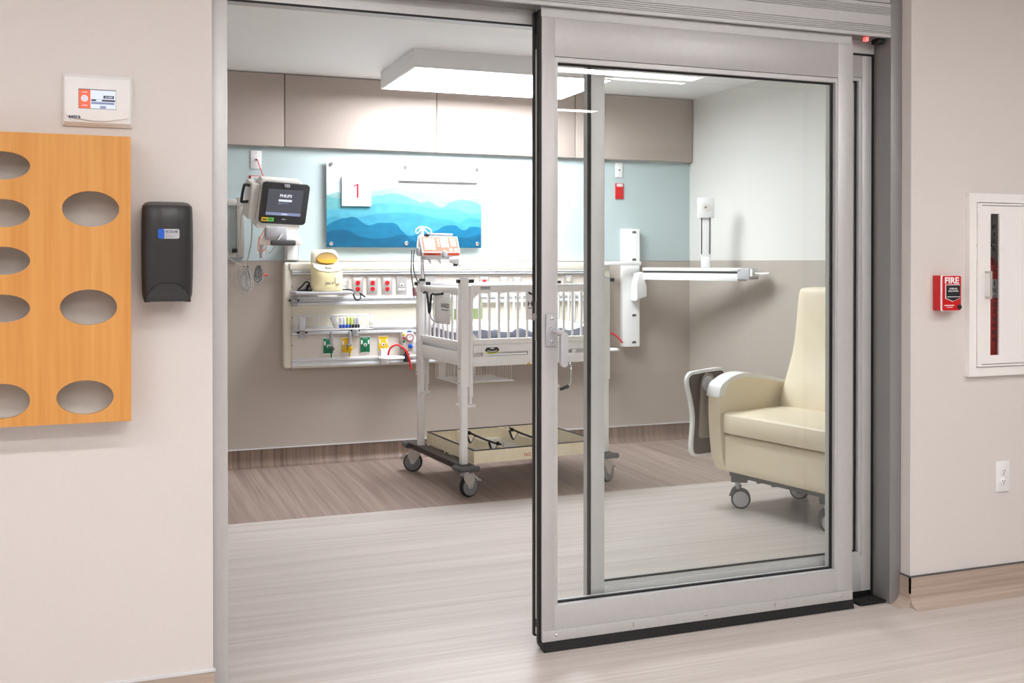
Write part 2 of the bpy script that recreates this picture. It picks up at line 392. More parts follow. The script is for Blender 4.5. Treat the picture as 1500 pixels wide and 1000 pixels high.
# glazing stops, gaskets
obj('glazing_stop', bx(NB(), GX0-GST, GX0-.001, D0+.003, D1-.003, GZ0-.004, GZ1+.02), 'alu', d1)
obj('glazing_stop', bx(NB(), GX1+.004, GX1+GST, D0+.003, D1-.003, GZ0-.004, GZ1+.02), 'alu', d1)
obj('glazing_stop', bx(NB(), GX0-.001, GX1+.004, D0+.003, D1-.003, GZ1+.004, GZ1+.02), 'alu', d1)
obj('glazing_stop', bx(NB(), GX0-.001, GX1+.004, D0+.003, D1-.003, GZ0-.0035, GZ0-.003), 'rail', d1)
b = NB()
bx(b, GX0-.001, GX1+.004, D0+.019, D0+.028, GZ1-.002, GZ1+.004); bx(b, GX0-.001, GX1+.004, D0+.019, D0+.028, GZ0-.003, GZ0+.004)
bx(b, GX1-.003, GX1+.004, D0+.019, D0+.028, GZ0+.004, GZ1-.002)
obj('gasket', b, 'black', d1)
obj('glass_pane', bx(NB(), GX0-.001, GX1+.002, D0+.028, D0+.034, GZ0, GZ1), 'glass', d1)
# meeting edge: black seals either side of a metal strip
obj('edge_seal', bx(NB(), LXa-.006, LXa+.004, D0+.003, D0+.024, .03, HB-.01, .003), 'black', d1)
obj('edge_seal', bx(NB(), LXa-.006, LXa+.004, D1-.022, D1, .04, HB-.01, .003), 'black', d1)
obj('edge_strip', bx(NB(), LXa-.002, LXa+.004, D0+.024, D1-.022, .05, DT-.10), 'ivory', d1)
obj('edge_block', bx(NB(), LXa-.004, LXa+.004, D0+.02, D1-.018, .075, .10), 'black', d1)
obj('edge_block', bx(NB(), LXa-.004, LXa+.004, D0+.02, D1-.018, DT-.10, DT-.05), 'black', d1)
b = NB(); cy(b, (LXa-.006, D0+.03, 1.10), (LXa-.012, D0+.03, 1.10), .012); bx(b, LXa-.005, LXa, D0+.02, D0+.04, 1.02, 1.15, .002)
obj('latch', b, 'bsteel', d1)
# bottom sweep with its cover strip and screws
obj('sweep_cover', bx(NB(), LXa+.004, LXb-.001, D0-.005, D0, .033, .068, .0015), 'alu', d1)
obj('sweep', pr(NB(), [(D0-.004, .0345), (D0-.012, .002), (D0-.006, .001), (D1-.01, .012), (D1-.01, .0345)], 'x', LXa+.008, LXb), 'black', d1)
for px, py in ((815, 927), (1034, 895), (1231, 866)):
    p = onY(px, py, D0-.005); b = NB(); lathe(b, [(.0045, 0), (.0045, -.001), (.002, -.003)], (p.x, D0-.005, .052), 'y', 12); obj('screw', b, 'steel', d1)
for px in (928, 1135):
    p = onY(px, 900, D0-.005); obj('slot', bx(NB(), p.x-.0008, p.x+.0008, D0-.0058, D0-.004, .046, .060), 'dgrey', d1)
# lever handle
hp = onY(808.5, 484, D0)
hx0, hx1, hz0, hz1 = onY(798, 484, D0).x, onY(815, 484, D0).x, onY(806, 507, D0).z, onY(806, 459, D0).z
bp_ = obj('handle_plate', bx(NB(), hx0, hx1, D0-.012, D0, hz0, hz1, .004), 'lgrey', d1)
for z in (hz0+.016, hz1-.016): obj('screw', lathe(NB(), [(.0055, 0), (.0055, -.001), (.003, -.0025)], ((hx0+hx1)/2, D0-.012, z), 'y', 12), 'steel', bp_)
zl = onY(806, 484, D0).z; xm = (hx0+hx1)/2+.002
b = NB(); cy(b, (xm, D0-.012, zl), (xm, D0-.02, zl), .013, n=20); tb(b, [(xm, D0-.018, zl), (xm+.006, D0-.045, zl-.002), (xm+.022, D0-.055, zl-.012)], .009, 10, 4)
lv = obj('lever', b, 'lgrey', d1)
zb = onY(815, 538, D0-.055).z
obj('lever_grip', pr(NB(), rrect(xm+.008, xm+.034, zb, zl-.002, .011), 'y', D0-.063, D0-.049, .003), 'lgrey', lv)

# ------------------------------------------------------------------ second (rear) panel
E0, E1 = 3.197, 3.250
PX0 = onY(866, 500, E0).x; PX0b = onY(885.5, 500, E0).x; PX1 = 2.690
d2 = bpy.data.objects.new('door_2', None); COL.objects.link(d2); d2['kind'] = 'structure'; d2.location = (PX0, E0, 0); OFF[d2.name] = d2.location.copy()
d2['label'] = 'rear glass panel with grey metal frame seen through the front door leaf'
PT = 2.062
obj('stile', bx(NB(), PX0, PX0b, E0, E1, .03, PT, .001), 'alu', d2)
px1a = onY(1263, 300, E0).x
obj('stile', bx(NB(), px1a, PX1-.006, E0, E1, .03, PT, .001), 'alu', d2)
obj('stile_edge', bx(NB(), PX0-.004, PX0, E1-.028, E1, .05, PT), 'alu', d2)
obj('edge_seal', bx(NB(), PX0-.006, PX0, E0+.001, E0+.022, .05, PT, .002), 'black', d2)
obj('rail', bx(NB(), PX0b, px1a, E0+.0005, E1, GZ1+.045, PT, .001), 'alu', d2)
obj('rail', bx(NB(), PX0b, px1a, E0+.0005, E1, .03, .165, .001), 'alu', d2)
obj('glazing_stop', bx(NB(), PX0b, px1a, E0+.008, E1-.008, .165, .178), 'alu', d2)
obj('glazing_stop', bx(NB(), PX0b, px1a, E0+.008, E1-.008, GZ1+.033, GZ1+.045), 'alu', d2)
obj('glazing_stop', bx(NB(), px1a-.014, px1a, E0+.004, E1-.008, .178, GZ1+.033), 'alu', d2)
b = NB(); bx(b, PX0b, px1a-.014, E0+.017, E0+.024, .178, .184); bx(b, PX0b, px1a-.014, E0+.017, E0+.024, GZ1+.027, GZ1+.033); bx(b, px1a-.02, px1a-.014, E0+.017, E0+.024, .184, GZ1+.027)
obj('gasket', b, 'black', d2)
obj('glass_pane', bx(NB(), PX0b, px1a-.014, E0+.024, E0+.030, .18, GZ1+.03), 'glass', d2)
obj('edge_seal', bx(NB(), PX1-.006, PX1+.006, E0+.001, E1, .0, PT), 'black', d2)
obj('sweep', bx(NB(), PX0, PX1-.006, E0+.01, E1-.005, .002, .03), 'black', d2)

# ------------------------------------------------------------------ lights
lt = thing('ceiling_light', 'white boxed surface light glowing on the patient room ceiling', 'light', (2.13, 5.9, 2.355))
lx0, lx1, ly0, ly1, lz = 1.525, 2.745, 5.51, 6.288, 2.355
for x0, x1, y0, y1 in ((lx0, lx1, ly0, ly0+.012), (lx0, lx1, ly1-.012, ly1), (lx0, lx0+.012, ly0+.012, ly1-.012), (lx1-.012, lx1, ly0+.012, ly1-.012)):
    obj('housing_side', bx(NB(), x0, x1, y0, y1, lz, ZC-.001), 'white', lt)
obj('diffuser', bx(NB(), lx0+.012, lx1-.012, ly0+.012, ly1-.012, lz+.004, lz+.010), 'roomlight', lt)
def strip(x0, x1, y0, y1, label):
    t = thing('corridor_light', label, 'light', ((x0+x1)/2, (y0+y1)/2, ZK-.03), 'strip lights along the corridor ceiling')
    b = NB()
    for q in ((x0, x1, y0, y0+.01), (x0, x1, y1-.01, y1), (x0, x0+.01, y0+.01, y1-.01), (x1-.01, x1, y0+.01, y1-.01)): bx(b, *q, ZK-.03, ZK-.001)
    obj('frame', b, 'white', t); obj('diffuser', bx(NB(), x0+.01, x1-.01, y0+.01, y1-.01, ZK-.025, ZK-.018), 'corrlight', t)
for row, (y0, y1) in (('nearest', (1.12, 1.30)), ('middle', (-.16, .04)), ('farthest', (-1.82, -1.66))):
    for k, xe in enumerate((-1.1, 1.4, 3.85)):
        strip(xe-1.6, xe, y0, y1, 'strip light in the %s corridor ceiling row, %s from the left' % (row, ('first', 'second', 'third', 'fourth')[k]))

# ================================================================== CORRIDOR WALL THINGS
# --- room pressure monitor
p0, p1 = onY(91, 107, W-.01), onY(194.5, 188, W-.01)
t = thing('pressure_monitor', 'white room pressure monitor with small touch screen above the wooden board', 'monitor', ((p0.x+p1.x)/2, W, p1.z))
x0, x1, z0, z1 = p0.x, p1.x, p1.z, p0.z
b = NB(); r1 = rrect(x0, x1, z0, z1, .003, 2)
A = [b.verts.new((q[0], W-.001, q[1])) for q in r1]
C = [b.verts.new((q[0], W-.006, q[1])) for q in r1]
cxm, czm = (x0+x1)/2, (z0+z1)/2
D = [b.verts.new((cxm+(q[0]-cxm)*.93, W-.020, czm+(q[1]-czm)*.86)) for q in r1]
n = len(r1)
for L1, L2 in ((A, C), (C, D)):
    for i in range(n): b.faces.new((L1[i], L1[(i+1) % n], L2[(i+1) % n], L2[i]))
b.faces.new(A[::-1]); b.faces.new(D)
obj('housing', b, 'white', t, 20)
def lens_(x0, x1, z0, z1, bow, k=10):
    pts = []
    for i in range(k): u = i/k; pts.append((x0+(x1-x0)*u, z1+bow*math.sin(math.pi*u)))
    for i in range(k): u = i/k; pts.append((x1+bow*.5*math.sin(math.pi*u), z1+(z0-z1)*u))
    for i in range(k): u = i/k; pts.append((x1+(x0-x1)*u, z0-bow*math.sin(math.pi*u)))
    for i in range(k): u = i/k; pts.append((x0-bow*.5*math.sin(math.pi*u), z0+(z1-z0)*u))
    return pts
wx, wz = x1-x0, z1-z0
obj('face', pr(NB(), lens_(x0+wx*.07, x1-wx*.07, z0+wz*.18, z1-wz*.18, wz*.08), 'y', W-.026, W-.015, .0015), 'white', t)
q0, q1 = onY(115, 129.5, W-.026), onY(170, 161, W-.026)
scr = obj('screen_bezel', bx(NB(), q0.x, q1.x, W-.0265, W-.02, q1.z, q0.z), 'dgrey', t)
sx0, sx1, sz0, sz1 = q0.x+.0012, q1.x-.0006, q1.z+.001, q0.z-.0022
sw, sh = sx1-sx0, sz1-sz0; ys = W-.0268
def scr_rect(u0, u1, v0, v1, m, k=1, nm='screen_area'):
    return obj(nm, bx(NB(), sx0+sw*u0, sx0+sw*u1, ys-.0002*k, ys-.0002*(k-1), sz0+sh*v0, sz0+sh*v1), m, scr)
scr_rect(0, .31, 0, 1, 'scr_o'); scr_rect(.31, 1, 0, 1, 'scr_w')
scr_rect(.66, .95, .56, .72, 'scr_d', 2); scr_rect(.33, .98, .40, .50, 'scr_d', 2); scr_rect(.33, .96, .24, .36, 'scr_b', 2); scr_rect(.57, .73, .02, .15, 'scr_b', 2)
scr_rect(.46, .62, .405, .49, 'scr_w', 3)
b = NB(); cxs, czs = sx0+sw*.15, sz0+sh*.53; cy(b, (cxs, ys-.0002, czs), (cxs, ys-.0004, czs), sw*.095, n=20); obj('alarm_icon', b, 'scr_w', scr)
b = NB(); torus(b, (cxs, ys-.0005, czs), sw*.055, .0006, 'y', 16, 6); tb(b, [(cxs-.0022, ys-.0005, czs+.0022), (cxs+.0022, ys-.0005, czs-.0022)], .0006, 6); obj('alarm_bar', b, 'scr_o', scr)
for zz in (.86, .15): text('ALARM', sw*.14, sh*.06, (cxs, ys-.0003, sz0+sh*zz), EX, EZ, 'scr_w', scr, 'screen_text', bold=.02)
text('ALARM', sw*.2, sh*.08, (sx0+sw*.805, ys-.0005, sz0+sh*.64), EX, EZ, 'scr_w', scr, 'screen_text', bold=.01)
pt = onY(100.5, 170, W-.026); text('setra', .030, .0085, (pt.x, W-.0262, pt.z), EX, EZ, 'navy', t, align='LEFT', bold=.03)

# --- wooden glove box board
BY = W-.088
q = onY(191, 200.5, BY); q2 = onY(190, 616, BY)
hx1, hz1, hz0 = q.x, q.z, q2.z; hx0 = -.46
t = thing('glove_box_holder', 'maple wooden wall board with oval glove dispensing holes', 'dispenser', ((hx0+hx1)/2, W, hz0))
OV = [(133, 306, 84, 53), (130, 450, 84, 53), (125, 582, 84, 51)]
OL = [(4, 242, 81, 42), (4, 312, 81, 42), (4, 382, 81, 42), (4, 452, 81, 42), (4, 588, 81, 52)]
cu = bpy.data.curves.new('board', 'CURVE'); cu.dimensions = '2D'; cu.fill_mode = 'BOTH'; cu.extrude = .008; cu.bevel_depth = .0008
def spl(pts):
    s = cu.splines.new('POLY'); s.points.add(len(pts)-1); s.use_cyclic_u = True
    for k, (a_, c_) in enumerate(pts): s.points[k].co = (a_, c_, 0, 1)
spl([(hx0, hz0), (hx1, hz0), (hx1, hz1), (hx0, hz1)])
ov = []
for px, py, pw, ph in OV+OL:
    c = onY(px, py, BY); e1 = onY(px+pw/2, py, BY); e2 = onY(px, py-ph/2, BY)
    ov.append((c.x, c.z, e1.x-c.x, e2.z-c.z))
ov += [(ov[k][0]-.31, ov[k][1], ov[k][2], ov[k][3]) for k in range(3)]
for X_, Z_, a_, c_ in ov: spl([(X_+a_*math.cos(2*math.pi*i/40), Z_+c_*math.sin(2*math.pi*i/40)) for i in range(40)])
tmp = bpy.data.objects.new('tmp', cu); COL.objects.link(tmp); me = bpy.data.meshes.new_from_object(tmp); bpy.data.objects.remove(tmp)
bm = bmesh.new(); bm.from_mesh(me); bpy.data.meshes.remove(me)
for v in bm.verts: v.co = Vector((v.co.x, BY+.009-v.co.z, v.co.y))
obj('front_board', bm, 'wood', t)
obj('side_panel', bx(NB(), hx1-.017, hx1-.001, BY+.018, W, hz0, hz1), 'wood', t)
obj('side_panel', bx(NB(), hx0, hx0+.016, BY+.018, W, hz0, hz1), 'wood', t)
obj('top_panel', bx(NB(), hx0+.016, hx1-.017, BY+.018, W, hz1-.016, hz1), 'wood', t)
obj('bottom_panel', bx(NB(), hx0+.016, hx1-.017, BY+.018, W, hz0, hz0+.016), 'slot', t)
obj('slot_lining', bx(NB(), hx0+.016, hx1-.017, W-.004, W, hz0+.016, hz1-.016), 'slot', t)
xm = onY(65, 400, BY).x
obj('divider', bx(NB(), xm-.006, xm+.006, BY+.018, W-.004, hz0+.016, hz1-.016), 'slot', t)
for (_, py) in ((0, 378), (0, 523)):
    z = onY(133, py, BY).z; obj('shelf', bx(NB(), xm+.006, hx1-.017, BY+.018, W-.004, z-.006, z+.006), 'slot', t)
for py in (277, 347, 417, 520):
    z = onY(4, py, BY).z; obj('shelf', bx(NB(), hx0+.016, xm-.006, BY+.018, W-.004, z-.005, z+.005), 'slot', t)

# --- hand sanitizer dispenser
SY = W-.105
s0, s1 = onY(207, 293, SY), onY(284.5, 440, SY)
t = thing('sanitizer_dispenser', 'black wall hand sanitizer dispenser with small blue label', 'dispenser', ((s0.x+s1.x)/2, W, s1.z))
sx0_, sx1_, sz0_, sz1_ = s0.x, s1.x, s1.z, s0.z; mx_ = (sx0_+sx1_)/2; hw_ = (sx1_-sx0_)/2; hh_ = sz1_-sz0_
rows = [(0, .90, .62), (.02, .92, .80), (.06, .965, .9), (.25, .99, .96), (.55, 1.0, 1.0), (.80, .985, 1.0), (.92, .97, .97), (.955, .95, .92), (.985, .86, .70), (1.0, .70, .50)]
b = NB(); rings = []
for v, ws, ds in rows:
    z = sz0_+hh_*v; row = []; front = .105*ds
    for i in range(17):
        u = -1+2*i/16; x = mx_+hw_*ws*u
        y = W-.002-front*(1-.28*abs(u)**2.6) if abs(u) < .999 else W-.002-front*.62
        row.append(b.verts.new((x, y, z)))
    row = [b.verts.new((mx_-hw_*ws*.98, W, z))]+row+[b.verts.new((mx_+hw_*ws*.98, W, z))]
    rings.append(row)
for r0, r1 in zip(rings, rings[1:]):
    for i in range(len(r0)-1): b.faces.new((r0[i], r0[i+1], r1[i+1], r1[i]))
    b.faces.new((r0[-1], r0[0], r1[0], r1[-1]))
b.faces.new(rings[0]); b.faces.new(rings[-1][::-1])
obj('cover', b, 'dkplastic', t, 28)
# push bar at the bottom: arched plate slightly proud
def arch(x0, x1, z0, z1, k=14):
    return [(x0, z0)]+[(x0+(x1-x0)*i/k, z0+(z1-z0)*(.62+.38*math.sin(math.pi*i/k))*(min(1, .55+4*min(i/k, 1-i/k)))) for i in range(k+1)]+[(x1, z0)]
aw = hw_*.80
obj('push_bar_gap', pr(NB(), arch(mx_-aw-.002, mx_+aw+.002, sz0_+.002, sz0_+.050), 'y', W-.1025, W-.06), 'black', t)
obj('push_bar', pr(NB(), arch(mx_-aw, mx_+aw, sz0_-.002, sz0_+.047), 'y', W-.107, W-.06, .004), 'dkplastic', t)
for sg in (-1, 1): obj('foot', bx(NB(), mx_+sg*hw_*.78-.007, mx_+sg*hw_*.78+.007, W-.09, W-.02, sz0_-.004, sz0_+.004), 'black', t)
l0, l1 = onY(231.5, 335, SY-.002), onY(263, 349.5, SY-.002)
lb = obj('label_plate', pr(NB(), rrect(l0.x, l1.x, l1.z, l0.z, .005), 'y', SY-.0022, SY+.004), 'lgrey', t, label='silver label with blue end')
obj('label_end', pr(NB(), rrect(l0.x, l0.x+(l1.x-l0.x)*.30, l1.z, l0.z, .004), 'y', SY-.0026, SY-.002), 'blue', lb)
text('ECOLAB', .031, .0062, (l0.x+(l1.x-l0.x)*.64, SY-.0024, l0.z-.0072), EX, EZ, 'navy', lb, bold=.03)
text('Hand', .012, .004, (l0.x+(l1.x-l0.x)*.36, SY-.0024, l0.z-.0148), EX, EZ, 'grey', lb, align='LEFT')
text('Sanitizer', .020, .004, (l0.x+(l1.x-l0.x)*.36, SY-.0024, l0.z-.0206), EX, EZ, 'grey', lb, align='LEFT')

# --- fire alarm pull station
t0 = onY(1379.5, 403, W-.047); t1 = onY(1407, 455, W-.047)
xl, xr, zl, zh = t0.x, t1.x, t1.z, t0.z
t = thing('fire_alarm_pull', 'red fire alarm pull station with white lettering on the corridor wall', 'fire alarm', ((xl+xr)/2, W, zl))
obj('back_box', bx(NB(), xl+.001, xr-.001, W-.042, W, zl+.001, zh-.001, .003), 'red', t)
obj('rim', pr(NB(), rrect(xl-.001, xr+.001, zl-.001, zh+.001, .006), 'y', W-.048, W-.042), 'whiteink', t)
fp = obj('faceplate', pr(NB(), rrect(xl+.002, xr-.002, zl+.002, zh-.002, .005), 'y', W-.0515, W-.047, .001), 'red', t)
yw = W-.0516; wx = xr-xl; hz = zh-zl
text('FIRE', wx*.74, hz*.18, ((xl+xr)/2-.001, yw, zh-hz*.145), EX, EZ, 'whiteink', fp, bold=.035)
def shield(x0, x1, z0, z1): return [(x0, z1), (x1, z1), (x1, z0+(z1-z0)*.18), ((x0+x1)/2, z0), (x0, z0+(z1-z0)*.18)][::-1]
obj('handle_border', pr(NB(), shield(xl+wx*.14, xr-wx*.10, zl+hz*.26, zl+hz*.74), 'y', yw-.0004, yw), 'whiteink', fp)
obj('pull_handle', pr(NB(), shield(xl+wx*.18, xr-wx*.14, zl+hz*.285, zl+hz*.72), 'y', yw-.006, yw-.0003, .0012), 'ink', t)
obj('handle_bar', bx(NB(), xl+wx*.18, xr-wx*.14, yw-.0068, yw-.005, zl+hz*.39, zl+hz*.405), 'whiteink', t)
text('PUSH IN', wx*.4, hz*.045, ((xl+xr)/2+.0, yw-.0063, zl+hz*.625), EX, EZ, 'whiteink', t, bold=.03)
text('PULL DOWN', wx*.52, hz*.045, ((xl+xr)/2+.0, yw-.0063, zl+hz*.56), EX, EZ, 'whiteink', t, bold=.03)
obj('maker_mark', bx(NB(), xl+wx*.10, xl+wx*.60, yw-.0004, yw, zl+hz*.145, zl+hz*.17), 'whiteink', fp)
obj('maker_mark', bx(NB(), xl+wx*.22, xl+wx*.52, yw-.0004, yw, zl+hz*.095, zl+hz*.112), 'whiteink', fp)
obj('key_lock', lathe(NB(), [(.009, 0), (.009, -.004), (.007, -.005)], (xr-wx*.12, yw, zl+hz*.11), 'y', 20), 'ink', t)

# --- fire extinguisher cabinet and the extinguisher inside it
c0, c1 = onY(1414, 283, W), onY(1414, 551, W)
cx0, cz1, cz0 = c0.x, c0.z, c1.z; cx1 = cx0+.36
ci = onY(1427, 300, W-.02).x; fr0 = .034
t = thing('extinguisher_cabinet', 'white fire extinguisher cabinet with a narrow lettered window', 'cabinet', ((cx0+cx1)/2, W, cz0))
b = NB()
for (xa, xb, za, zb_) in ((cx0, cx0+fr0, cz0, cz1), (cx1-fr0, cx1, cz0, cz1), (cx0+fr0, cx1-fr0, cz1-fr0, cz1), (cx0+fr0, cx1-fr0, cz0, cz0+fr0)):
    bx(b, xa, xb, W-.022, W, za, zb_)
obj('frame', b, 'wpaint', t)
wx0, wx1 = onY(1451, 400, W-.03).x, onY(1464, 400, W-.03).x; wz1, wz0 = onY(1457, 313, W-.03).z, onY(1457, 520, W-.03).z
b = NB(); dx0, dx1, dz0, dz1 = cx0+fr0+.001, cx1-fr0-.001, cz0+fr0+.003, cz1-fr0-.003; dy0, dy1 = W-.030, W-.022
bx(b, dx0, wx0, dy0, dy1, dz0, dz1); bx(b, wx1, dx1, dy0, dy1, dz0, dz1); bx(b, wx0, wx1, dy0, dy1, wz1, dz1); bx(b, wx0, wx1, dy0, dy1, dz0, wz0)
bmesh.ops.remove_doubles(b, verts=b.verts, dist=1e-5)
dr = obj('cabinet_door', b, 'wpaint', t)
obj('window_glass', bx(NB(), wx0, wx1, W-.026, W-.0235, wz0, wz1), 'cabglass', dr)
for z in (cz1-fr0-.012, cz0+fr0+.012): obj('door_line', bx(NB(), dx0+.018, dx1, dy0-.0006, dy0, z-.0015, z+.0015), 'grey', dr)
L = 'FIRE EXTINGUISHER'; zt0, zt1 = onY(1457, 333, W-.03).z, onY(1457, 497, W-.03).z
for k, ch in enumerate(L):
    if ch == ' ': continue
    z = zt0+(zt1-zt0)*k/(len(L)-1); text(ch, .0045 if ch == 'I' else .0150, .0175, ((wx0+wx1)/2, W-.0263, z), EX, EZ, 'ink', dr, 'letter', bold=.02)
kz0, kz1 = onY(1449, 437, W-.03).z, onY(1449, 397, W-.03).z; kx = onY(1450, 416, W-.05).x
tb_ = NB(); bx(tb_, kx-.004, kx+.004, W-.055, dy0, kz0, kz0+.008); bx(tb_, kx-.004, kx+.004, W-.055, dy0, kz1-.008, kz1); bx(tb_, kx-.004, kx+.004, W-.060, W-.052, kz0, kz1, .002)
obj('pull', tb_, 'bsteel', dr)
# pocket behind the door, sunk in the wall
b = NB(); bx(b, NX0, NX1, W+.155, W+.16, NZ0, NZ1); bx(b, NX0, NX0+.003, W, W+.155, NZ0, NZ1); bx(b, NX1-.003, NX1, W, W+.155, NZ0, NZ1); bx(b, NX0+.003, NX1-.003, W, W+.155, NZ0, NZ0+.003); bx(b, NX0+.003, NX1-.003, W, W+.155, NZ1-.003, NZ1)
obj('pocket', b, 'white', t)
ex = (wx0+wx1)/2+.055; ey = W+.064; ez = NZ0+.003
zt = onY(1457, 380, W-.02).z
e = thing('fire_extinguisher', 'red fire extinguisher just visible behind the cabinet window slit', 'extinguisher', (ex, ey, ez))
obj('cylinder', lathe(NB(), [(.058, ez), (.062, ez+.01), (.062, zt-.06), (.055, zt-.025), (.032, zt), (.02, zt+.01)], (ex, ey, 0)), 'red', e)
obj('label_band', lathe(NB(), [(.0622, ez+.26), (.0632, ez+.261), (.0632, ez+.33), (.0622, ez+.331)], (ex, ey, 0)), 'lgrey', e)
obj('valve', bx(NB(), ex-.02, ex+.03, ey-.015, ey+.015, zt+.01, zt+.045, .003), 'bsteel', e)
obj('lever', bx(NB(), ex-.05, ex+.02, ey-.008, ey+.008, zt+.05, zt+.06, .002), 'dgrey', e)
obj('hose', tb(NB(), [(ex-.02, ey-.01, zt+.03), (ex-.06, ey-.03, zt), (ex-.068, ey-.02, zt-.15), (ex-.066, ey-.02, zt-.3)], .008, 8, 5), 'black', e)

# --- corridor outlet
def duplex(name, label, cat, c, w_, h_, Y, pm, rm, group=None, top=False, kind='duplex'):
    t = thing(name, label, cat, (c[0], Y, c[1]-h_/2), group)
    x, z = c
    obj('plate', bx(NB(), x-w_/2, x+w_/2, Y-.007, Y, z-h_/2, z+h_/2, .0025), pm, t)
    if kind == 'duplex':
        for s in (-1, 1):
            zc = z+s*h_*.17-(h_*.02 if top else 0)
            r_ = h_*.125
            b = NB(); lathe(b, [(r_, 0), (r_, -.003), (r_*.9, -.004)], (x, Y-.007, zc), 'y', 20); f = obj('socket', b, rm, t)
            for q in ((-.35, .2), (.35, .2), (0, -.4)): obj('socket_hole', bx(NB(), x+q[0]*r_-.0012, x+q[0]*r_+.0012, Y-.0116, Y-.0105, zc+q[1]*r_-.003, zc+q[1]*r_+.003), 'ink', f)
        if top: obj('label_strip', bx(NB(), x-w_*.33, x+w_*.33, Y-.0076, Y-.007, z+h_*.30, z+h_*.42), 'paper', t)
    else:
        obj('jack', bx(NB(), x-.011, x+.011, Y-.010, Y-.007, z-.012, z+.012, .001), 'white', t)
        obj('jack_hole', bx(NB(), x-.006, x+.006, Y-.0105, Y-.009, z-.005, z+.004), 'ink', t)
        if kind == 'label': obj('label_strip', bx(NB(), x-w_*.33, x+w_*.33, Y-.0076, Y-.007, z-h_*.28, z-h_*.18), 'paper', t)
        for s in (-1, 1): obj('screw', lathe(NB(), [(.003, 0), (.0025, -.001)], (x, Y-.007, z+s*h_*.38), 'y', 10), 'lgrey', t)
    return t
a = onY(1467, 697, W)
duplex('wall_outlet', 'white power outlet low on the corridor wall below the extinguisher cabinet', 'outlet', (a.x, a.z), .070, .118, W, 'white', 'white')

# ================================================================== BACK WALL
# --- headwall service panel
HY = B-.075
hl = onY(416, 460, HY).x; hr = onY(894, 460, HY).x
hzt, hzb = onY(600, 384, HY).z, onY(600, 533.5, HY).z
t = hwall = thing('headwall_unit', 'long cream medical headwall panel with metal rails on the back wall', 'headwall', ((hl+hr)/2, B, hzb))
def hz(py, px=470): return onY(px, py, HY).z
obj('body', bx(NB(), hl, hr, HY+.012, B, hzb, hzt, .018, 3), 'hw_frame', t)
b = NB(); bx(b, hl, hl+.05, HY-.002, HY+.03, hzb, hzt, .014, 3); obj('end_cap', b, 'hw_frame', t)
b = NB(); bx(b, hr-.05, hr, HY-.002, HY+.03, hzb, hzt, .014, 3); obj('end_cap', b, 'hw_frame', t)
obj('top_cap', bx(NB(), hl+.03, hr-.03, HY-.014, HY+.03, hz(396), hzt, .012, 3), 'hw_frame', t)
obj('face_strip', bx(NB(), hl+.048, hr-.048, HY, HY+.014, hz(434), hz(403)), 'hw_face', t)
obj('face_strip', bx(NB(), hl+.048, hr-.048, HY+.002, HY+.014, hz(478), hz(447)), 'hw_mid', t)
obj('face_strip', bx(NB(), hl+.048, hr-.048, HY, HY+.014, hz(524), hz(490)), 'hw_face', t)
obj('bottom_strip', bx(NB(), hl+.048, hr-.048, HY, HY+.014, hzb, hz(536)), 'hw_frame', t)
for a_, c_ in ((396, 402.5), (434, 447), (478, 490), (524, 536)):
    za, zb_ = hz(c_), hz(a_); hh = za+(zb_-za)*.42
    prof = [(HY-.004, za), (HY-.018, za+.004), (HY-.018, za+(zb_-za)*.30), (HY-.006, hh), (HY-.006, za+(zb_-za)*.6), (HY-.018, za+(zb_-za)*.72), (HY-.018, zb_-.004), (HY-.004, zb_), (HY+.012, zb_), (HY+.012, za)]
    obj('rail', pr(NB(), prof, 'x', hl+.048, hr-.048), 'rail', t)
for px, py in ((428, 420), (428, 465), (428, 506)):
    q = onY(px, py, HY); obj('bolt', lathe(NB(), [(.004, 0), (.003, -.002)], (q.x, HY+.001, q.z), 'y', 10), 'dgrey', t)
for px in (648, 694):
    q = onY(px, 420, HY); obj('joint', bx(NB(), q.x-.001, q.x+.001, HY-.0006, HY+.001, hz(434), hz(403)), 'lgrey', t)
def hp_(px, py): q = onY(px, py, HY); return (q.x, q.z)
pw_, ph_ = .070, .114
G = 'power outlets on the headwall'
duplex('wall_outlet', 'ivory outlet on the headwall half hidden right of the cream warmer', 'outlet', hp_(503, 419), pw_, ph_, HY, 'plate', 'creamw', G, True)
duplex('wall_outlet', 'ivory outlet on the headwall hidden left behind the cream warmer', 'outlet', hp_(457, 421), pw_, ph_, HY, 'plate', 'creamw', G, True)
for px, wd in ((524, 'first red outlet on the headwall, nearest the cream warmer'), (545.5, 'second red outlet on the headwall, middle one of three'), (567, 'third red outlet on the headwall, beside the white data jack')):
    duplex('wall_outlet', wd, 'outlet', hp_(px, 418), pw_, ph_, HY, 'plate', 'red', G, True)
duplex('data_jack', 'steel data jack plate on the headwall right of the red outlets', 'data jack', hp_(588, 417.5), pw_, ph_, HY, 'plate', 'white', None, False, 'label')
duplex('data_jack', 'white plate on the headwall behind the crib corner', 'data jack', hp_(630, 416), pw_, ph_, HY, 'plate', 'white', None, False, 'label')
duplex('wall_outlet', 'lone red outlet on the headwall showing above the crib rail', 'outlet', hp_(709, 416), pw_, ph_, HY, 'plate', 'red', G, True)
duplex('wall_outlet', 'headwall outlet seen through the door glass left of the rear stile', 'outlet', hp_(832, 413), pw_, ph_, HY, 'plate', 'creamw', G, True)
for px, wd in ((738, 'grey outlet behind the crib bars, left one of two'), (757, 'grey outlet behind the crib bars, right one of two')):
    duplex('wall_outlet', wd, 'outlet', hp_(px, 416), pw_, ph_, HY, 'plate', 'creamw', G, True)
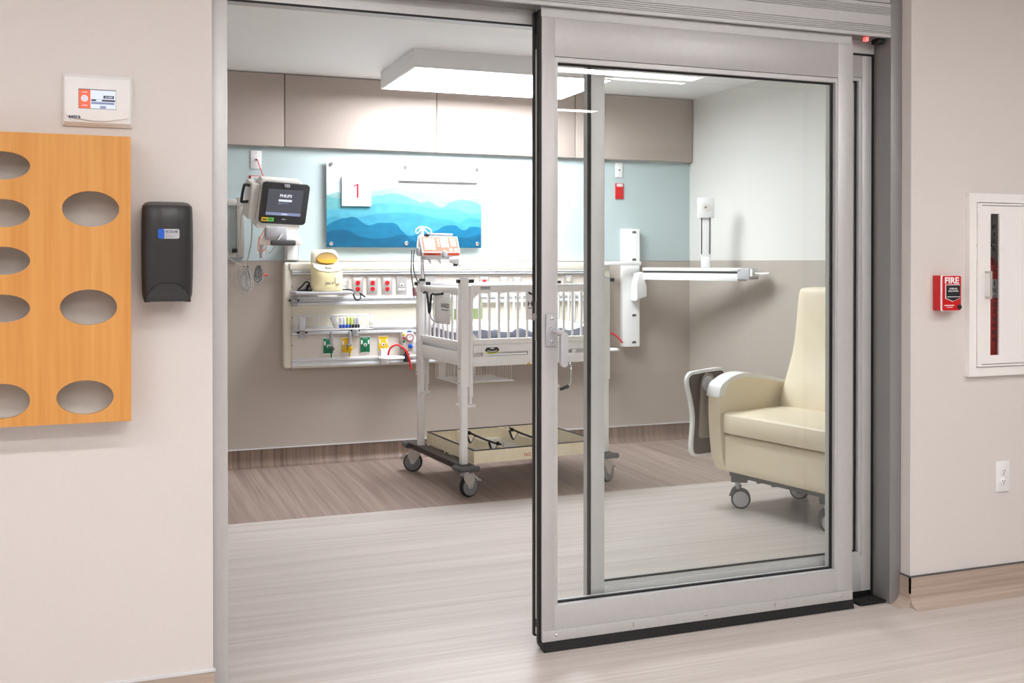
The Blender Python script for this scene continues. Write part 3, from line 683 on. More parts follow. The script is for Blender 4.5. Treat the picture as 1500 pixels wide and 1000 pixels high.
# gas outlets
def gas(px, py, m, label, adapter):
    x, z = hp_(px, py); w_, h_ = .066, .110
    t = thing('gas_outlet', label, 'gas outlet', (x, HY, z-h_/2), 'gas outlets on the headwall')
    obj('cover', bx(NB(), x-w_/2, x+w_/2, HY-.006, HY, z-h_/2, z+h_/2, .002), 'white', t)
    p_ = obj('colour_plate', bx(NB(), x-w_/2+.002, x+w_/2-.002, HY-.0085, HY-.006, z-h_*.42, z+h_*.44, .001), m, t)
    for s in (-1, 1): obj('slot', bx(NB(), x+s*.022-.005, x+s*.022+.005, HY-.0093, HY-.008, z+.004, z+.030, .0004), 'white', p_)
    obj('port_ring', lathe(NB(), [(.011, 0), (.011, -.003), (.006, -.004)], (x, HY-.0085, z-.002), 'y', 20), 'white', t)
    obj('port', lathe(NB(), [(.005, 0), (.005, -.003)], (x, HY-.0115, z-.002), 'y', 12), 'ink', t)
    if not adapter: obj('pin', lathe(NB(), [(.0035, 0), (.003, -.002)], (x, HY-.0085, z-.028), 'y', 10), 'ink', t)
    text('OXYGEN' if m == 'green' else 'MEDICAL AIR', .03 if m == 'green' else .04, .006, (x, HY-.0087, z+h_*.375), EX, EZ, 'whiteink' if m == 'green' else 'ink', p_)
    if adapter:
        f = thing('flowmeter', 'clear tube flowmeter with %s fitting plugged into the %s gas outlet' % (m, m), 'flowmeter', (x, HY-.03, z-.075))
        xx = x+.012
        obj('fitting', ell(bx(NB(), xx-.012, xx+.012, HY-.045, HY-.013, z-.03, z+.0, .005), (xx+.004, HY-.045, z-.015), .016, .014, .014), m, f)
        obj('flow_tube', cy(cy(NB(), (xx, HY-.045, z), (xx, HY-.045, z+.085), .010), (xx, HY-.045, z+.085), (xx, HY-.045, z+.095), .010, .004), 'lgrey', f)
        obj('spout', cy(cy(NB(), (xx, HY-.045, z-.025), (xx, HY-.045, z-.05), .007, .005), (xx, HY-.045, z-.05), (xx, HY-.045, z-.072), .005, .0035), m, f)
        obj('knob', lathe(NB(), [(.012, 0), (.012, -.014), (.009, -.016)], (xx+.004, HY-.055, z-.014), 'y', 14), 'dgrey' if m == 'green' else m, f)
        obj('collar', cy(NB(), (xx, HY-.045, z+.0), (xx, HY-.045, z+.012), .012), 'steel', f)
gas(480.5, 506.5, 'green', 'green oxygen outlet at the left with a flowmeter plugged in', True)
gas(507.5, 505.5, 'yellow', 'yellow air outlet at the left with a flowmeter plugged in', True)
gas(534.5, 504.5, 'green', 'green oxygen outlet with an empty port between the yellow outlets', False)
gas(561, 503.5, 'yellow', 'yellow air outlet with an empty port beside the suction gauge', False)
# suction regulator
sx, sz = hp_(595, 494)
t = thing('suction_regulator', 'white suction regulator with round gauge and blue knob on the headwall', 'regulator', (sx, HY, sz-.11))
obj('body', pr(NB(), rrect(sx-.036, sx+.034, sz-.085, sz+.048, .032), 'y', HY-.075, HY-.02, .008), 'ivory', t)
obj('wall_adapter', bx(NB(), sx-.045, sx-.01, HY-.03, HY, sz-.075, sz+.03, .004), 'plate', t)
g = obj('gauge_rim', lathe(NB(), [(.029, 0), (.029, -.010), (.026, -.013)], (sx+.002, HY-.075, sz+.006), 'y', 28), 'lgrey', t)
obj('gauge_ring', torus(NB(), (sx+.002, HY-.0885, sz+.006), .021, .002, 'y', 28, 6), 'red', g)
obj('gauge_face', lathe(NB(), [(.0195, 0), (.0195, -.0007)], (sx+.002, HY-.088, sz+.006), 'y', 24), 'white', g)
obj('needle', tb(NB(), [(sx-.006, HY-.089, sz-.002), (sx+.014, HY-.089, sz+.018)], .001, 6), 'ink', g)
obj('top_mark', pr(NB(), [(sx-.016, sz+.040), (sx+.018, sz+.040), (sx+.012, sz+.048), (sx-.010, sz+.048)], 'y', HY-.0765, HY-.07), 'blue', t)
for k, m in enumerate(('yellow', 'redink', 'green')): obj('colour_mark', bx(NB(), sx-.040, sx-.027, HY-.0765, HY-.06, sz+.014-.021*k, sz+.030-.021*k, .002), m, t)
obj('knob', lathe(NB(), [(.014, 0), (.014, -.012), (.011, -.014)], (sx+.006, HY-.075, sz-.052), 'y', 20), 'blue', t)
b = NB(); cy(b, (sx-.012, HY-.05, sz-.085), (sx-.012, HY-.05, sz-.13), .012); cy(b, (sx-.012, HY-.05, sz-.10), (sx-.012, HY-.05, sz-.112), .02); cy(b, (sx-.012, HY-.05, sz-.13), (sx-.012, HY-.05, sz-.155), .018, .02)
obj('outlet_stem', b, 'dkplastic', t)
# ring holder on the bottom rail and the red tube
def ring_holder(px, py, label, w_=.085):
    q = onY(px, py, HY-.10)
    t = thing('canister_ring', label, 'canister holder', (q.x, HY-.10, q.z-.04), 'suction canister rings')
    obj('ring', torus(NB(), (q.x, HY-.10, q.z), w_*.92, .008, 'z', 36, 8, 1, .85), 'white', t)
    obj('bracket', bx(NB(), q.x-.055, q.x-.0, HY-.045, HY-.018, q.z-.045, q.z+.055, .004), 'white', t)
    obj('arm', bx(NB(), q.x-.05, q.x-.02, HY-.06, HY-.035, q.z-.01, q.z+.012, .003), 'white', t)
    return t
ring_holder(573.5, 524, 'white canister ring on the headwall bottom rail under the red tube')
def P_(px, py, Y): return onY(px, py, Y)
b = tb(NB(), [P_(568.5, 520, HY-.09), P_(571, 511, HY-.095), P_(577, 506, HY-.10), P_(583, 505, HY-.10), P_(590, 509, HY-.115), P_(595.5, 515, HY-.12), P_(599, 524, HY-.12), P_(601, 534, HY-.12), P_(603, 541, HY-.12)], .0062, 10, 5)
tag(settle(obj('suction_tube', b, 'redtube')), 'red suction tube arching over the white ring on the headwall', 'tube')
q = onY(628, 503, HY)
duplex('wall_plate', 'white blank plate beside the suction gauge', 'wall plate', hp_(609.5, 502), .05, .11, HY, 'white', 'white', None, False, 'jack')
# right-hand end of the headwall: second ring and tube seen through the glass
ring_holder(892, 512, 'white canister ring at the right end of the headwall behind the door glass', .07)
b = tb(NB(), [P_(885, 488, HY-.05), P_(892, 487, HY-.06), P_(900, 490, HY-.07), P_(906, 495, HY-.08), P_(912, 502, HY-.08)], .0065, 10, 5)
tag(settle(obj('suction_tube', b, 'redtube')), 'short red suction tube at the right end of the headwall', 'tube')
q = onY(886.5, 473, HY-.02); t = thing('suction_regulator', 'narrow white regulator at the right end of the headwall behind the glass', 'regulator', (q.x, HY, q.z-.1))
obj('body', bx(NB(), q.x-.035, q.x+.022, HY-.06, HY-.018, q.z-.09, q.z+.07, .012), 'white', t)
obj('side_slot', bx(NB(), q.x+.0215, q.x+.0228, HY-.05, HY-.03, q.z-.07, q.z+.05), 'dgrey', t)

# --- shelf clamped to the rail, warmer, cord
q0, q1 = onY(430, 432, HY-.16), onY(514, 432, HY-.16)
sz_ = onY(470, 427, HY-.22).z
t = thing('rail_shelf', 'small grey shelf clamped to the headwall rail under the cream warmer', 'shelf', ((q0.x+q1.x)/2, HY-.1, sz_-.02))
obj('shelf_board', bx(NB(), q0.x, q1.x, HY-.245, HY-.022, sz_-.018, sz_, .004), 'lgrey', t)
def clamp(px, py, par):
    c = onY(px, py, HY-.04)
    k = obj('clamp', bx(NB(), c.x-.018, c.x+.018, HY-.05, HY-.018, c.z-.035, c.z+.03, .003), 'lgrey', par)
    obj('clamp_bolt', lathe(NB(), [(.010, 0), (.010, -.006), (.007, -.008)], (c.x, HY-.05, c.z), 'y', 14), 'steel', k)
    b = NB(); cy(b, (c.x-.032, HY-.03, c.z), (c.x+.032, HY-.03, c.z), .006); obj('clamp_pin', b, 'ink', k)
clamp(431, 440, t)
# warmer
wq = onY(478.5, 427, HY-.13)
t = thing('bottle_warmer', 'cream countertop bottle warmer with open scooped top on the headwall shelf', 'warmer', (wq.x, HY-.13, sz_))
x_, y_ = wq.x, HY-.13; px2m = (onY(500, 400, y_).x-onY(460, 400, y_).x)/40
def wz_(py): return onY(478, py, y_-.05).z
def wrow(z, hw, yf, yb): return (z, hw, yf, yb)
def softbox(rows, e=2.6, n=28):
    b = NB(); rr = []
    for z, hw, yf, yb, dx in rows:
        row = []
        for i in range(n):
            a_ = 2*math.pi*i/n; c_, s_ = math.cos(a_), math.sin(a_)
            u = math.copysign(abs(c_)**(2/e), c_); v = math.copysign(abs(s_)**(2/e), s_)
            row.append(b.verts.new((x_+dx+hw*u, y_+(yf+yb)/2+(yb-yf)/2*v, z)))
        rr.append(row)
    for r0, r1 in zip(rr, rr[1:]):
        for i in range(n): b.faces.new((r0[i], r0[(i+1) % n], r1[(i+1) % n], r1[i]))
    b.faces.new(rr[0][::-1]); b.faces.new(rr[-1]); return b
z0w = sz_; hwf = 23.2*px2m
obj('body', softbox([(z0w, hwf*.86, -.078, .075, 0), (z0w+.006, hwf*.96, -.084, .08, 0), (z0w+.03, hwf, -.088, .085, 0), (z0w+.10, hwf*.97, -.082, .083, 0), (z0w+.125, hwf*.96, -.078, .083, 0), (z0w+.145, hwf*.95, -.055, .083, 0), (z0w+.165, hwf*.92, -.02, .082, 0), (z0w+.172, hwf*.90, -.005, .081, -.001)]), 'cream', t, 60)
# control apron tilted on the front, opening bowl and hood
hood = softbox([(z0w+.168, hwf*.88, .004, .082, -.004), (z0w+.205, hwf*.88, .002, .082, -.006), (z0w+.236, hwf*.82, .006, .08, -.008), (z0w+.252, hwf*.72, .012, .076, -.010), (z0w+.258, hwf*.55, .02, .068, -.010)])
obj('hood', hood, 'creamw', t, 60)
def tilt(poly, c, ang, d0, d1):
    """flat shape facing the front, leaned back by ang about x"""
    b = pr(NB(), poly, 'y', d0, d1, .001)
    bmesh.ops.transform(b, matrix=Matrix.Translation(c) @ Matrix.Rotation(R(ang), 4, 'X'), verts=b.verts); return b
ap = [(-hwf*.90, .040), (-hwf*.88, 0), (-hwf*.55, -.034), (0, -.044), (hwf*.55, -.038), (hwf*.9, -.012), (hwf*.92, .03), (hwf*.55, .034), (0, .018), (-hwf*.5, .034)]
obj('control_apron', tilt(ap[::-1], (x_, y_-.045, z0w+.144), -52, -.007, .004), 'creamw', t)
obj('display_window', tilt(rrect(-.022, .022, -.014, .008, .002, 2), (x_+.004, y_-.052, z0w+.148), -52, -.0082, -.005), 'lcd', t)
bw = [(hwf*.66*math.cos(R(a_)), .026*math.sin(R(a_))) for a_ in range(180, 361, 12)]
obj('bowl', tilt(bw, (x_+.0, y_-.022, z0w+.196), -14, -.010, .012), 'amber', t)
arc = [(hwf*.66*math.cos(R(a_)), .046*math.sin(R(a_))) for a_ in range(0, 181, 12)]
obj('opening_back', tilt(arc, (x_+.0, y_-.006, z0w+.194), 6, -.006, .010), mat('tan_cavity', (206, 178, 116), .5), t)
obj('opening_edge', tb(NB(), [(x_+u*1.03, y_-.013-v*.1, z0w+.194+v*1.03) for u, v in arc], .002, 6), 'grey', t)
obj('label', bx(NB(), x_+.038, x_+.068, y_-.0875, y_-.070, z0w+.048, z0w+.088), 'creamw', t)
obj('maker_mark', bx(NB(), x_-.022, x_+.008, y_-.0895, y_-.080, z0w+.050, z0w+.055), 'grey', t); obj('maker_mark', bx(NB(), x_+.018, x_+.024, y_-.0885, y_-.080, z0w+.049, z0w+.056), 'dgrey', t)
b = tb(NB(), [(x_-.09, HY-.06, sz_+.006), (x_-.13, HY-.09, sz_+.006), (x_-.17, HY-.10, sz_+.008), (x_-.150, HY-.11, sz_+.03), (x_-.125, HY-.12, sz_+.058), (x_-.105, HY-.12, sz_+.045), (x_-.12, HY-.10, sz_+.008), (x_-.145, HY-.13, sz_+.007), (x_-.09, HY-.14, sz_+.008), (x_-.11, HY-.11, sz_+.04), (x_-.135, HY-.14, sz_+.012), (x_-.185, HY-.15, sz_+.008)], .005, 8, 6)
obj('power_cord', b, 'ink', t)
b = tb(NB(), [(x_+.09, HY-.06, sz_+.006), (x_+.12, HY-.10, sz_+.008), (x_+.155, HY-.12, sz_+.006), (x_+.165, HY-.16, sz_-.01), (x_+.14, HY-.262, sz_-.02), (x_+.155, HY-.262, sz_-.05), (x_+.185, HY-.25, sz_-.045), (x_+.20, HY-.2, sz_-.02), (x_+.225, HY-.2, sz_-.035), (x_+.19, HY-.21, sz_-.012)], .0045, 8, 6)
obj('power_cord', b, 'ink', t)

# --- wire basket on the second rail and its contents
b0, b1 = onY(431, 480, HY-.06), onY(541, 480, HY-.06)
bz1, bz0 = onY(470, 462, HY-.10).z, onY(470, 482, HY-.10).z
t = thing('wire_basket', 'white wire basket hanging on the headwall rail', 'basket', ((b0.x+b1.x)/2, HY-.09, bz0))
by0, by1 = HY-.165, HY-.03; rx0, rx1 = b0.x, b1.x
rim = [(rx0, by0, bz1), (rx1, by0, bz1), (rx1, by1, bz1), (rx0, by1, bz1)]
obj('rim', tb(NB(), rim, .003, 6, closed=True), 'white', t)
obj('rim', tb(NB(), [(p[0], p[1], bz0) for p in rim], .0025, 6, closed=True), 'white', t)
nw = 24
for k in range(nw+1):
    x = rx0+(rx1-rx0)*k/nw; obj('wire', tb(NB(), [(x, by1, bz1), (x, by1, bz0), (x, by0, bz0), (x, by0, bz1)], .0013, 5), 'white', t, 0)
for k in range(1, 6):
    y = by0+(by1-by0)*k/6
    for x in (rx0, rx1): obj('wire', tb(NB(), [(x, y, bz1), (x, y, bz0)], .0013, 5), 'white', t, 0)
for k in (1, 2): y = by0+(by1-by0)*k/3; obj('wire', tb(NB(), [(rx0, y, bz0), (rx1, y, bz0)], .0013, 5), 'white', t, 0)
clamp(443, 487, t); clamp(520.5, 484, t)
c = onY(443, 470, HY-.17); obj('hanger_plate', bx(NB(), c.x-.018, c.x+.018, by0-.006, by0-.002, bz0, bz1+.004, .001), 'lgrey', t)
def vial(px, m1, m2, k, label):
    q = onY(px, 477, HY-.10); r_ = .0105
    v = thing('sample_tube', label, 'tube', (q.x, HY-.10, bz0+.005), 'small tubes lying in the wire basket')
    obj('cap', bx(NB(), q.x-r_, q.x+r_, HY-.112, HY-.088, bz0+.005, bz0+.026, .002), m1, v)
    obj('barrel', cy(cy(NB(), (q.x, HY-.10, bz0+.026), (q.x, HY-.10, bz0+.066), r_*.9), (q.x, HY-.10, bz0+.066), (q.x, HY-.10, bz0+.072), r_*.9, r_*.5), m2, v)
names = ['first blue capped tube in the basket from the left', 'second blue capped tube in the basket', 'third blue capped tube, next to the black caps', 'first black capped tube, next to the blue caps', 'middle black capped tube in the wire basket', 'last black capped tube at the right of the basket']
for k, px in enumerate((499.5, 504.5, 509.5, 514.5, 519.5, 524)):
    vial(px, 'blue' if k < 3 else 'ink', ('white', 'white', 'lime', 'lime', 'lgrey', 'lgrey')[k], k, names[k])
q = onY(493, 474, HY-.10); b = bx(NB(), -.014, .014, -.02, .02, 0, .075, .004); bmesh.ops.transform(b, matrix=Matrix.Translation((q.x, HY-.10, bz0+.008)) @ Matrix.Rotation(R(-20), 4, 'Y'), verts=b.verts)
tag(settle(obj('small_box', b, 'paper')), 'small white box leaning in the wire basket', 'box')

# --- art panel with standoffs, bed number, blank strip
AY = B-.03
a0, a1 = onY(478, 235, AY), onY(704.5, 363, AY)
ax0, ax1, az0, az1 = a0.x, a1.x, a1.z, onY(478, 234, AY).z
def ridge_mat():
    m = bpy.data.materials.new('mountain_print'); m.use_nodes = True; nt = m.node_tree; bs = nt.nodes['Principled BSDF']
    tc = nt.nodes.new('ShaderNodeTexCoord'); sp = nt.nodes.new('ShaderNodeSeparateXYZ'); nt.links.new(tc.outputs['Generated'], sp.inputs[0])
    nz = nt.nodes.new('ShaderNodeTexNoise'); nz.inputs['Scale'].default_value = 13; nz.inputs['Detail'].default_value = 7; nt.links.new(tc.outputs['Generated'], nz.inputs['Vector'])
    layers = [((232, 248, 252), [(0, .74), (.1, .78), (.3, .78), (.42, .77), (.55, .72), (.75, .70), (.9, .72), (1, .70)]),
     ((188, 242, 244), [(0, .60), (.08, .63), (.2, .64), (.3, .66), (.42, .70), (.5, .67), (.62, .655), (.75, .63), (.87, .58), (1, .62)]),
     ((140, 232, 240), [(0, .59), (.15, .55), (.3, .60), (.45, .625), (.54, .57), (.6, .53), (.65, .545), (.73, .48), (.79, .54), (.9, .575), (1, .51)]),
     ((112, 216, 242), [(0, .44), (.1, .44), (.25, .5), (.42, .52), (.55, .5), (.7, .46), (.82, .46), (.93, .41), (1, .43)]),
     ((84, 190, 226), [(0, .33), (.05, .355), (.1, .335), (.2, .345), (.26, .375), (.38, .40), (.48, .41), (.58, .40), (.7, .35), (.8, .33), (.85, .30), (.91, .36), (1, .34)]),
     ((24, 134, 178), [(0, .24), (.05, .30), (.1, .33), (.17, .35), (.22, .29), (.27, .255), (.32, .28), (.36, .28), (.42, .28), (.48, .19), (.53, .14), (.58, .165), (.7, .20), (.75, .26), (.82, .27), (.88, .21), (.93, .25), (1, .24)]),
     ((6, 108, 150), [(0, .16), (.1, .2), (.22, .12), (.3, .10), (.4, .12), (.48, .15), (.55, .08), (.68, .10), (.78, .16), (.88, .12), (1, .17)])]
    prev = None
    for (rgb, pts), dens in zip(layers, (.60, .46, .44, .46, .50, .56, .58)):
        fc = nt.nodes.new('ShaderNodeFloatCurve'); cm = fc.mapping; cv_ = cm.curves[0]
        cv_.points[0].location = pts[0]; cv_.points[1].location = pts[-1]
        for q_ in pts[1:-1]: cv_.points.new(*q_)
        cm.update(); nt.links.new(sp.outputs['X'], fc.inputs['Value'])
        ad = nt.nodes.new('ShaderNodeMath'); ad.operation = 'MULTIPLY_ADD'; ad.inputs[1].default_value = .05
        nt.links.new(nz.outputs['Fac'], ad.inputs[0]); nt.links.new(fc.outputs[0], ad.inputs[2])
        sb = nt.nodes.new('ShaderNodeMath'); sb.operation = 'SUBTRACT'; nt.links.new(ad.outputs[0], sb.inputs[0]); nt.links.new(sp.outputs['Z'], sb.inputs[1])
        mr = nt.nodes.new('ShaderNodeMapRange'); mr.inputs['From Min'].default_value = .020; mr.inputs['From Max'].default_value = .028; nt.links.new(sb.outputs[0], mr.inputs['Value'])
        mx = nt.nodes.new('ShaderNodeMix'); mx.data_type = 'RGBA'; nt.links.new(mr.outputs[0], mx.inputs[0])
        if prev is None: mx.inputs[6].default_value = (*[v*.72 for v in lin((244, 246, 250))], 1)
        else: nt.links.new(prev, mx.inputs[6])
        mx.inputs[7].default_value = (*[v*dens for v in lin(rgb)], 1); prev = mx.outputs[2]
    hs = nt.nodes.new('ShaderNodeMix'); hs.data_type = 'RGBA'; hs.blend_type = 'OVERLAY'; hs.inputs[0].default_value = .35
    nt.links.new(prev, hs.inputs[6]); nt.links.new(nz.outputs['Fac'], hs.inputs[7]); nt.links.new(hs.outputs[2], bs.inputs['Base Color'])
    bs.inputs['Roughness'].default_value = .35; MATS['mountain_print'] = m; return m
t = thing('art_panel', 'wide blue mountain landscape print on standoffs above the headwall', 'artwork', ((ax0+ax1)/2, B, az0))
obj('print', bx(NB(), ax0, ax1, AY-.006, AY, az0, az1), ridge_mat(), t)
for px, py in ((485, 240.5), (594, 244.5), (698.5, 248), (485, 356.5), (595, 356), (699, 357)):
    q = onY(px, py, AY-.006)
    obj('standoff', lathe(NB(), [(.008, .035), (.008, 0), (.013, 0), (.013, -.006), (.010, -.009)], (q.x, AY-.006, q.z), 'y', 20), 'steel', t)
q0, q1 = onY(501, 258, AY-.02), onY(543.5, 302, AY-.02)
t = thing('bed_number_sign', 'square white sign with a red number one on the mountain print', 'sign', ((q0.x+q1.x)/2, AY-.006, q1.z))
obj('board', bx(NB(), q0.x, q1.x, AY-.022, AY-.0065, q1.z, q0.z), 'paper', t)
obj('numeral', pr(NB(), [(u*(q1.x-q0.x)+q0.x, v*(q0.z-q1.z)+q1.z) for u, v in ((.50, .275), (.565, .275), (.565, .755), (.51, .755), (.395, .685), (.395, .64), (.50, .70))], 'y', AY-.0232, AY-.022), 'redink', t)
q0, q1 = onY(584.5, 262, AY-.016), onY(700, 268, AY-.016)
t = thing('name_strip', 'blank white strip mounted along the top of the mountain print', 'sign', ((q0.x+q1.x)/2, AY-.006, q1.z))
zt_ = onY(585, 251, AY-.016).z
obj('board', bx(NB(), q0.x+.004, q1.x, AY-.014, AY-.0065, q1.z+.006, zt_), 'paper', t)
obj('ledge', bx(NB(), q0.x, q1.x-.002, AY-.026, AY-.0065, q1.z, q1.z+.008), 'plate', t)
# --- wall plates high on the wall
def wp(px, py, Y=B): q = onY(px, py, Y); return (q.x, q.z)
duplex('wall_plate', 'white jack plate high above the patient monitor', 'wall plate', wp(375, 234), .066, .112, B, 'white', 'white', None, False, 'jack')
duplex('wall_plate', 'white jack plate above the red plate right of the rear glass stile', 'wall plate', wp(906.5, 249), .058, .105, B, 'white', 'white', None, False, 'jack')
x, z = wp(907, 280)
t = thing('red_outlet_plate', 'red outlet plate on the blue wall right of the rear glass stile', 'outlet', (x, B, z-.05))
obj('plate', bx(NB(), x-.032, x+.032, B-.008, B, z-.055, z+.055, .002), 'red', t); obj('label_strip', bx(NB(), x-.024, x+.024, B-.0088, B-.008, z+.032, z+.052), 'paper', t)
for zz in (.012, -.022): obj('socket', bx(NB(), x-.012, x+.012, B-.0095, B-.008, z+zz-.008, z+zz+.008, .001), 'red', t)
x, z = wp(374, 272)
t = thing('red_outlet_plate', 'red outlet plate behind the patient monitor with a plug in it', 'outlet', (x, B, z-.05))
obj('plate', bx(NB(), x-.036, x+.036, B-.008, B, z-.07, z+.062, .002), 'red', t); obj('label_strip', bx(NB(), x-.027, x+.027, B-.0088, B-.008, z+.038, z+.058), 'paper', t)
q = onY(375, 264.5, B-.03); b = NB(); lathe(b, [(.018, 0), (.02, -.02), (.016, -.034)], (q.x, B-.008, q.z), 'y', 18); tb(b, [(q.x, B-.04, q.z), (q.x+.03, B-.045, q.z+.006), (q.x+.075, B-.05, q.z+.002)], .004, 8, 4)
tag(settle(obj('power_plug', b, 'lgrey')), 'round grey plug pushed into the red outlet behind the monitor', 'plug')
b = tb(NB(), [P_(374.5, 233, B-.012), P_(377, 234, B-.02), P_(380, 243, B-.03), P_(387, 262, B-.05)], .0025, 6, 4)
tag(settle(obj('network_cable', b, 'redtube')), 'thin red cable hanging from the white jack plate', 'cable')

# --- patient monitor on its wall arm
a_, t_, ro_ = R(10), R(-17), R(2)
nh = Vector((math.sin(a_), -math.cos(a_), 0)); r_ = Vector((math.cos(a_), math.sin(a_), 0)); u_ = EZ*math.cos(t_)-nh*math.sin(t_)
r2 = r_*math.cos(ro_)-u_*math.sin(ro_); u2 = u_*math.cos(ro_)+r_*math.sin(ro_); n2 = r2.cross(u2)   # n2 faces the viewer
mc = onY(416.5, 298, 6.28)
t = thing('patient_monitor', 'patient monitor with dark screen on a wall arm above the headwall corner', 'monitor', mc, world=False)
t.rotation_euler = Matrix((r2, -n2, u2)).transposed().to_euler()
w2, h2 = .1425, .125
obj('bezel', pr(NB(), rrect(-w2, w2, -h2, h2, .018), 'y', -.012, .014, .004), 'dkplastic', t)
obj('rear_shell', pr(NB(), rrect(-w2-.012, w2-.035, -h2-.028, h2+.012, .022), 'y', .014, .095, .012), 'ivory', t)
obj('lower_shell', pr(NB(), rrect(-w2-.010, w2-.03, -h2-.036, -h2+.004, .012), 'y', -.004, .09, .006), 'ivory', t)
obj('side_module', bx(NB(), -w2-.060, -w2-.012, .02, .15, -h2+.01, h2-.02, .006), 'ivory', t)
obj('side_handle', tb(NB(), [(-w2-.02, .06, .075), (-w2-.085, .06, .085), (-w2-.095, .06, .07), (-w2-.10, .06, -.005), (-w2-.09, .06, -.02), (-w2-.02, .06, -.005)], .009, 8, 3), 'dkplastic', t)
sc_ = obj('screen', bx(NB(), -.111, .105, -.0135, -.012, -.072, .088), 'screen', t)
text('PHILIPS', .074, .018, (.0, -.0136, .050), EX, EZ, 'scr_t', sc_, 'screen_text', bold=.03)
obj('progress_bar', bx(NB(), -.042, .040, -.0141, -.0135, .014, .027), 'scr_t', sc_)
obj('screen_text_line', bx(NB(), -.042, .022, -.0141, -.0135, .003, .006), 'scr_b', sc_); obj('screen_text_line', bx(NB(), -.042, -.025, -.0141, -.0135, -.004, -.001), 'scr_b', sc_)
obj('status_bar', bx(NB(), -.111, .105, -.0139, -.0135, -.072, -.054), 'scr_b', sc_)
obj('screen_text_line', bx(NB(), -.014, .022, -.0143, -.0139, -.066, -.061), 'scr_t', sc_)
text('PHILIPS', .024, .006, (.005, -.0128, -.095), EX, EZ, 'whiteink', t, bold=.02)
s_ = obj('sticker', bx(NB(), -.132, -.094, -.0126, -.011, -.112, -.088), 'yellow', t); obj('sticker_print', bx(NB(), -.127, -.100, -.0131, -.0126, -.104, -.097), 'ink', s_)
s_ = obj('sticker', bx(NB(), -.093, -.057, -.0126, -.011, -.112, -.088), mat('green_sticker', (120, 200, 96), .5), t); obj('sticker_print', bx(NB(), -.089, -.064, -.0131, -.0126, -.104, -.097), 'green', s_)
obj('alarm_tag', bx(NB(), -.018, .016, -.016, -.010, .102, .120, .002), 'lgrey', t)
for dx in (-.008, .006): obj('tag_mark', bx(NB(), dx-.003, dx+.003, -.0166, -.0155, .107, .115), 'ink', t)
for dx in (-.09, -.075): obj('status_led', ell(NB(), (dx, -.005, -h2-.018), .003, .002, .002, 8), 'gled', t)
# arm: parts in world space
arm = thing('monitor_mount', 'grey wall channel with swing arm and dark handle holding the patient monitor', 'mount', (onY(428, 350, B).x, B, onY(428, 382, B).z))
cx0_, cx1_ = onY(420, 350, B-.04).x, onY(435.5, 350, B-.04).x; zb_, zt_ = onY(428, 380.5, B-.04).z, onY(428, 335, B-.04).z+.20
obj('wall_channel', bx(NB(), cx0_, cx1_, B-.055, B, zb_, zt_, .004), 'white', arm)
for x in (cx0_-.006, cx1_+.006): obj('channel_edge', bx(NB(), x-.008, x+.008, B-.03, B, zb_, zt_, .002), 'lgrey', arm)
g0, g1 = onY(396, 355, 6.22), onY(433, 355, 6.22)
obj('grip_bar', bx(NB(), g0.x, g1.x, 6.20, 6.235, g0.z-.018, g0.z+.014, .008), 'dgrey', arm)
p = onY(383.5, 350, 6.30)
b = NB(); cy(b, (p.x, 6.30, onY(383, 378, 6.30).z), (p.x, 6.30, onY(383, 359, 6.30).z), .015); obj('pivot_tube', b, 'lgrey', arm)
obj('swing_arm', bx(NB(), p.x-.018, cx1_-.02, 6.28, 6.33, onY(400, 359, 6.3).z, onY(400, 346, 6.3).z, .006), 'ivory', arm)
obj('arm_link', bx(NB(), cx0_+.005, cx1_-.01, 6.32, B-.055, onY(428, 359, 6.4).z, onY(428, 349, 6.4).z, .006), 'ivory', arm)
zz = onY(400, 340, 6.30).z; obj('tilt_block', bx(NB(), onY(388, 340, 6.3).x, onY(420, 340, 6.3).x, 6.265, 6.35, onY(400, 350, 6.3).z-.005, zz+.03, .01), 'lgrey', arm)
b = tb(NB(), [P_(387, 337, 6.26), P_(381, 348, 6.25), P_(378, 360, 6.25), P_(379, 367, 6.25), P_(383, 368, 6.262), P_(389, 364, 6.26), P_(392, 356, 6.27)], .003, 6, 5)
tag(settle(obj('cable', b, 'orangec')), 'thin orange cable looping under the patient monitor', 'cable')
b = tb(NB(), [P_(413, 342, 6.26), P_(406, 354, 6.245), P_(401, 364, 6.24), P_(395, 370, 6.25), P_(391, 366, 6.26), P_(391, 358, 6.265)], .004, 6, 5)
tag(settle(obj('cable', b, 'cable')), 'white cable loop below the monitor arm', 'cable')
# steel wall frame at the left
fx1 = onY(358, 340, B-.03).x; f0 = onY(340, 289, B-.03).z; f1 = onY(340, 377, B-.03).z
t = thing('wall_frame', 'taupe metal wall frame left of the patient monitor', 'frame', (fx1-.2, B, f1))
for q_ in ((fx1-.045, fx1, f1, f0+.0), (fx1-.40, fx1-.355, f1, f0)): obj('upright', bx(NB(), q_[0], q_[1], B-.03, B, q_[2], q_[3], .003), 'bsteel', t)
for z in (f0-.05, f1): obj('crossbar', bx(NB(), fx1-.355, fx1-.045, B-.03, B, z, z+.04, .003), 'bsteel', t)
obj('hook', bx(NB(), fx1-.075, fx1-.045, B-.05, B-.03, f1+.03, f1+.055, .004), 'ink', t)
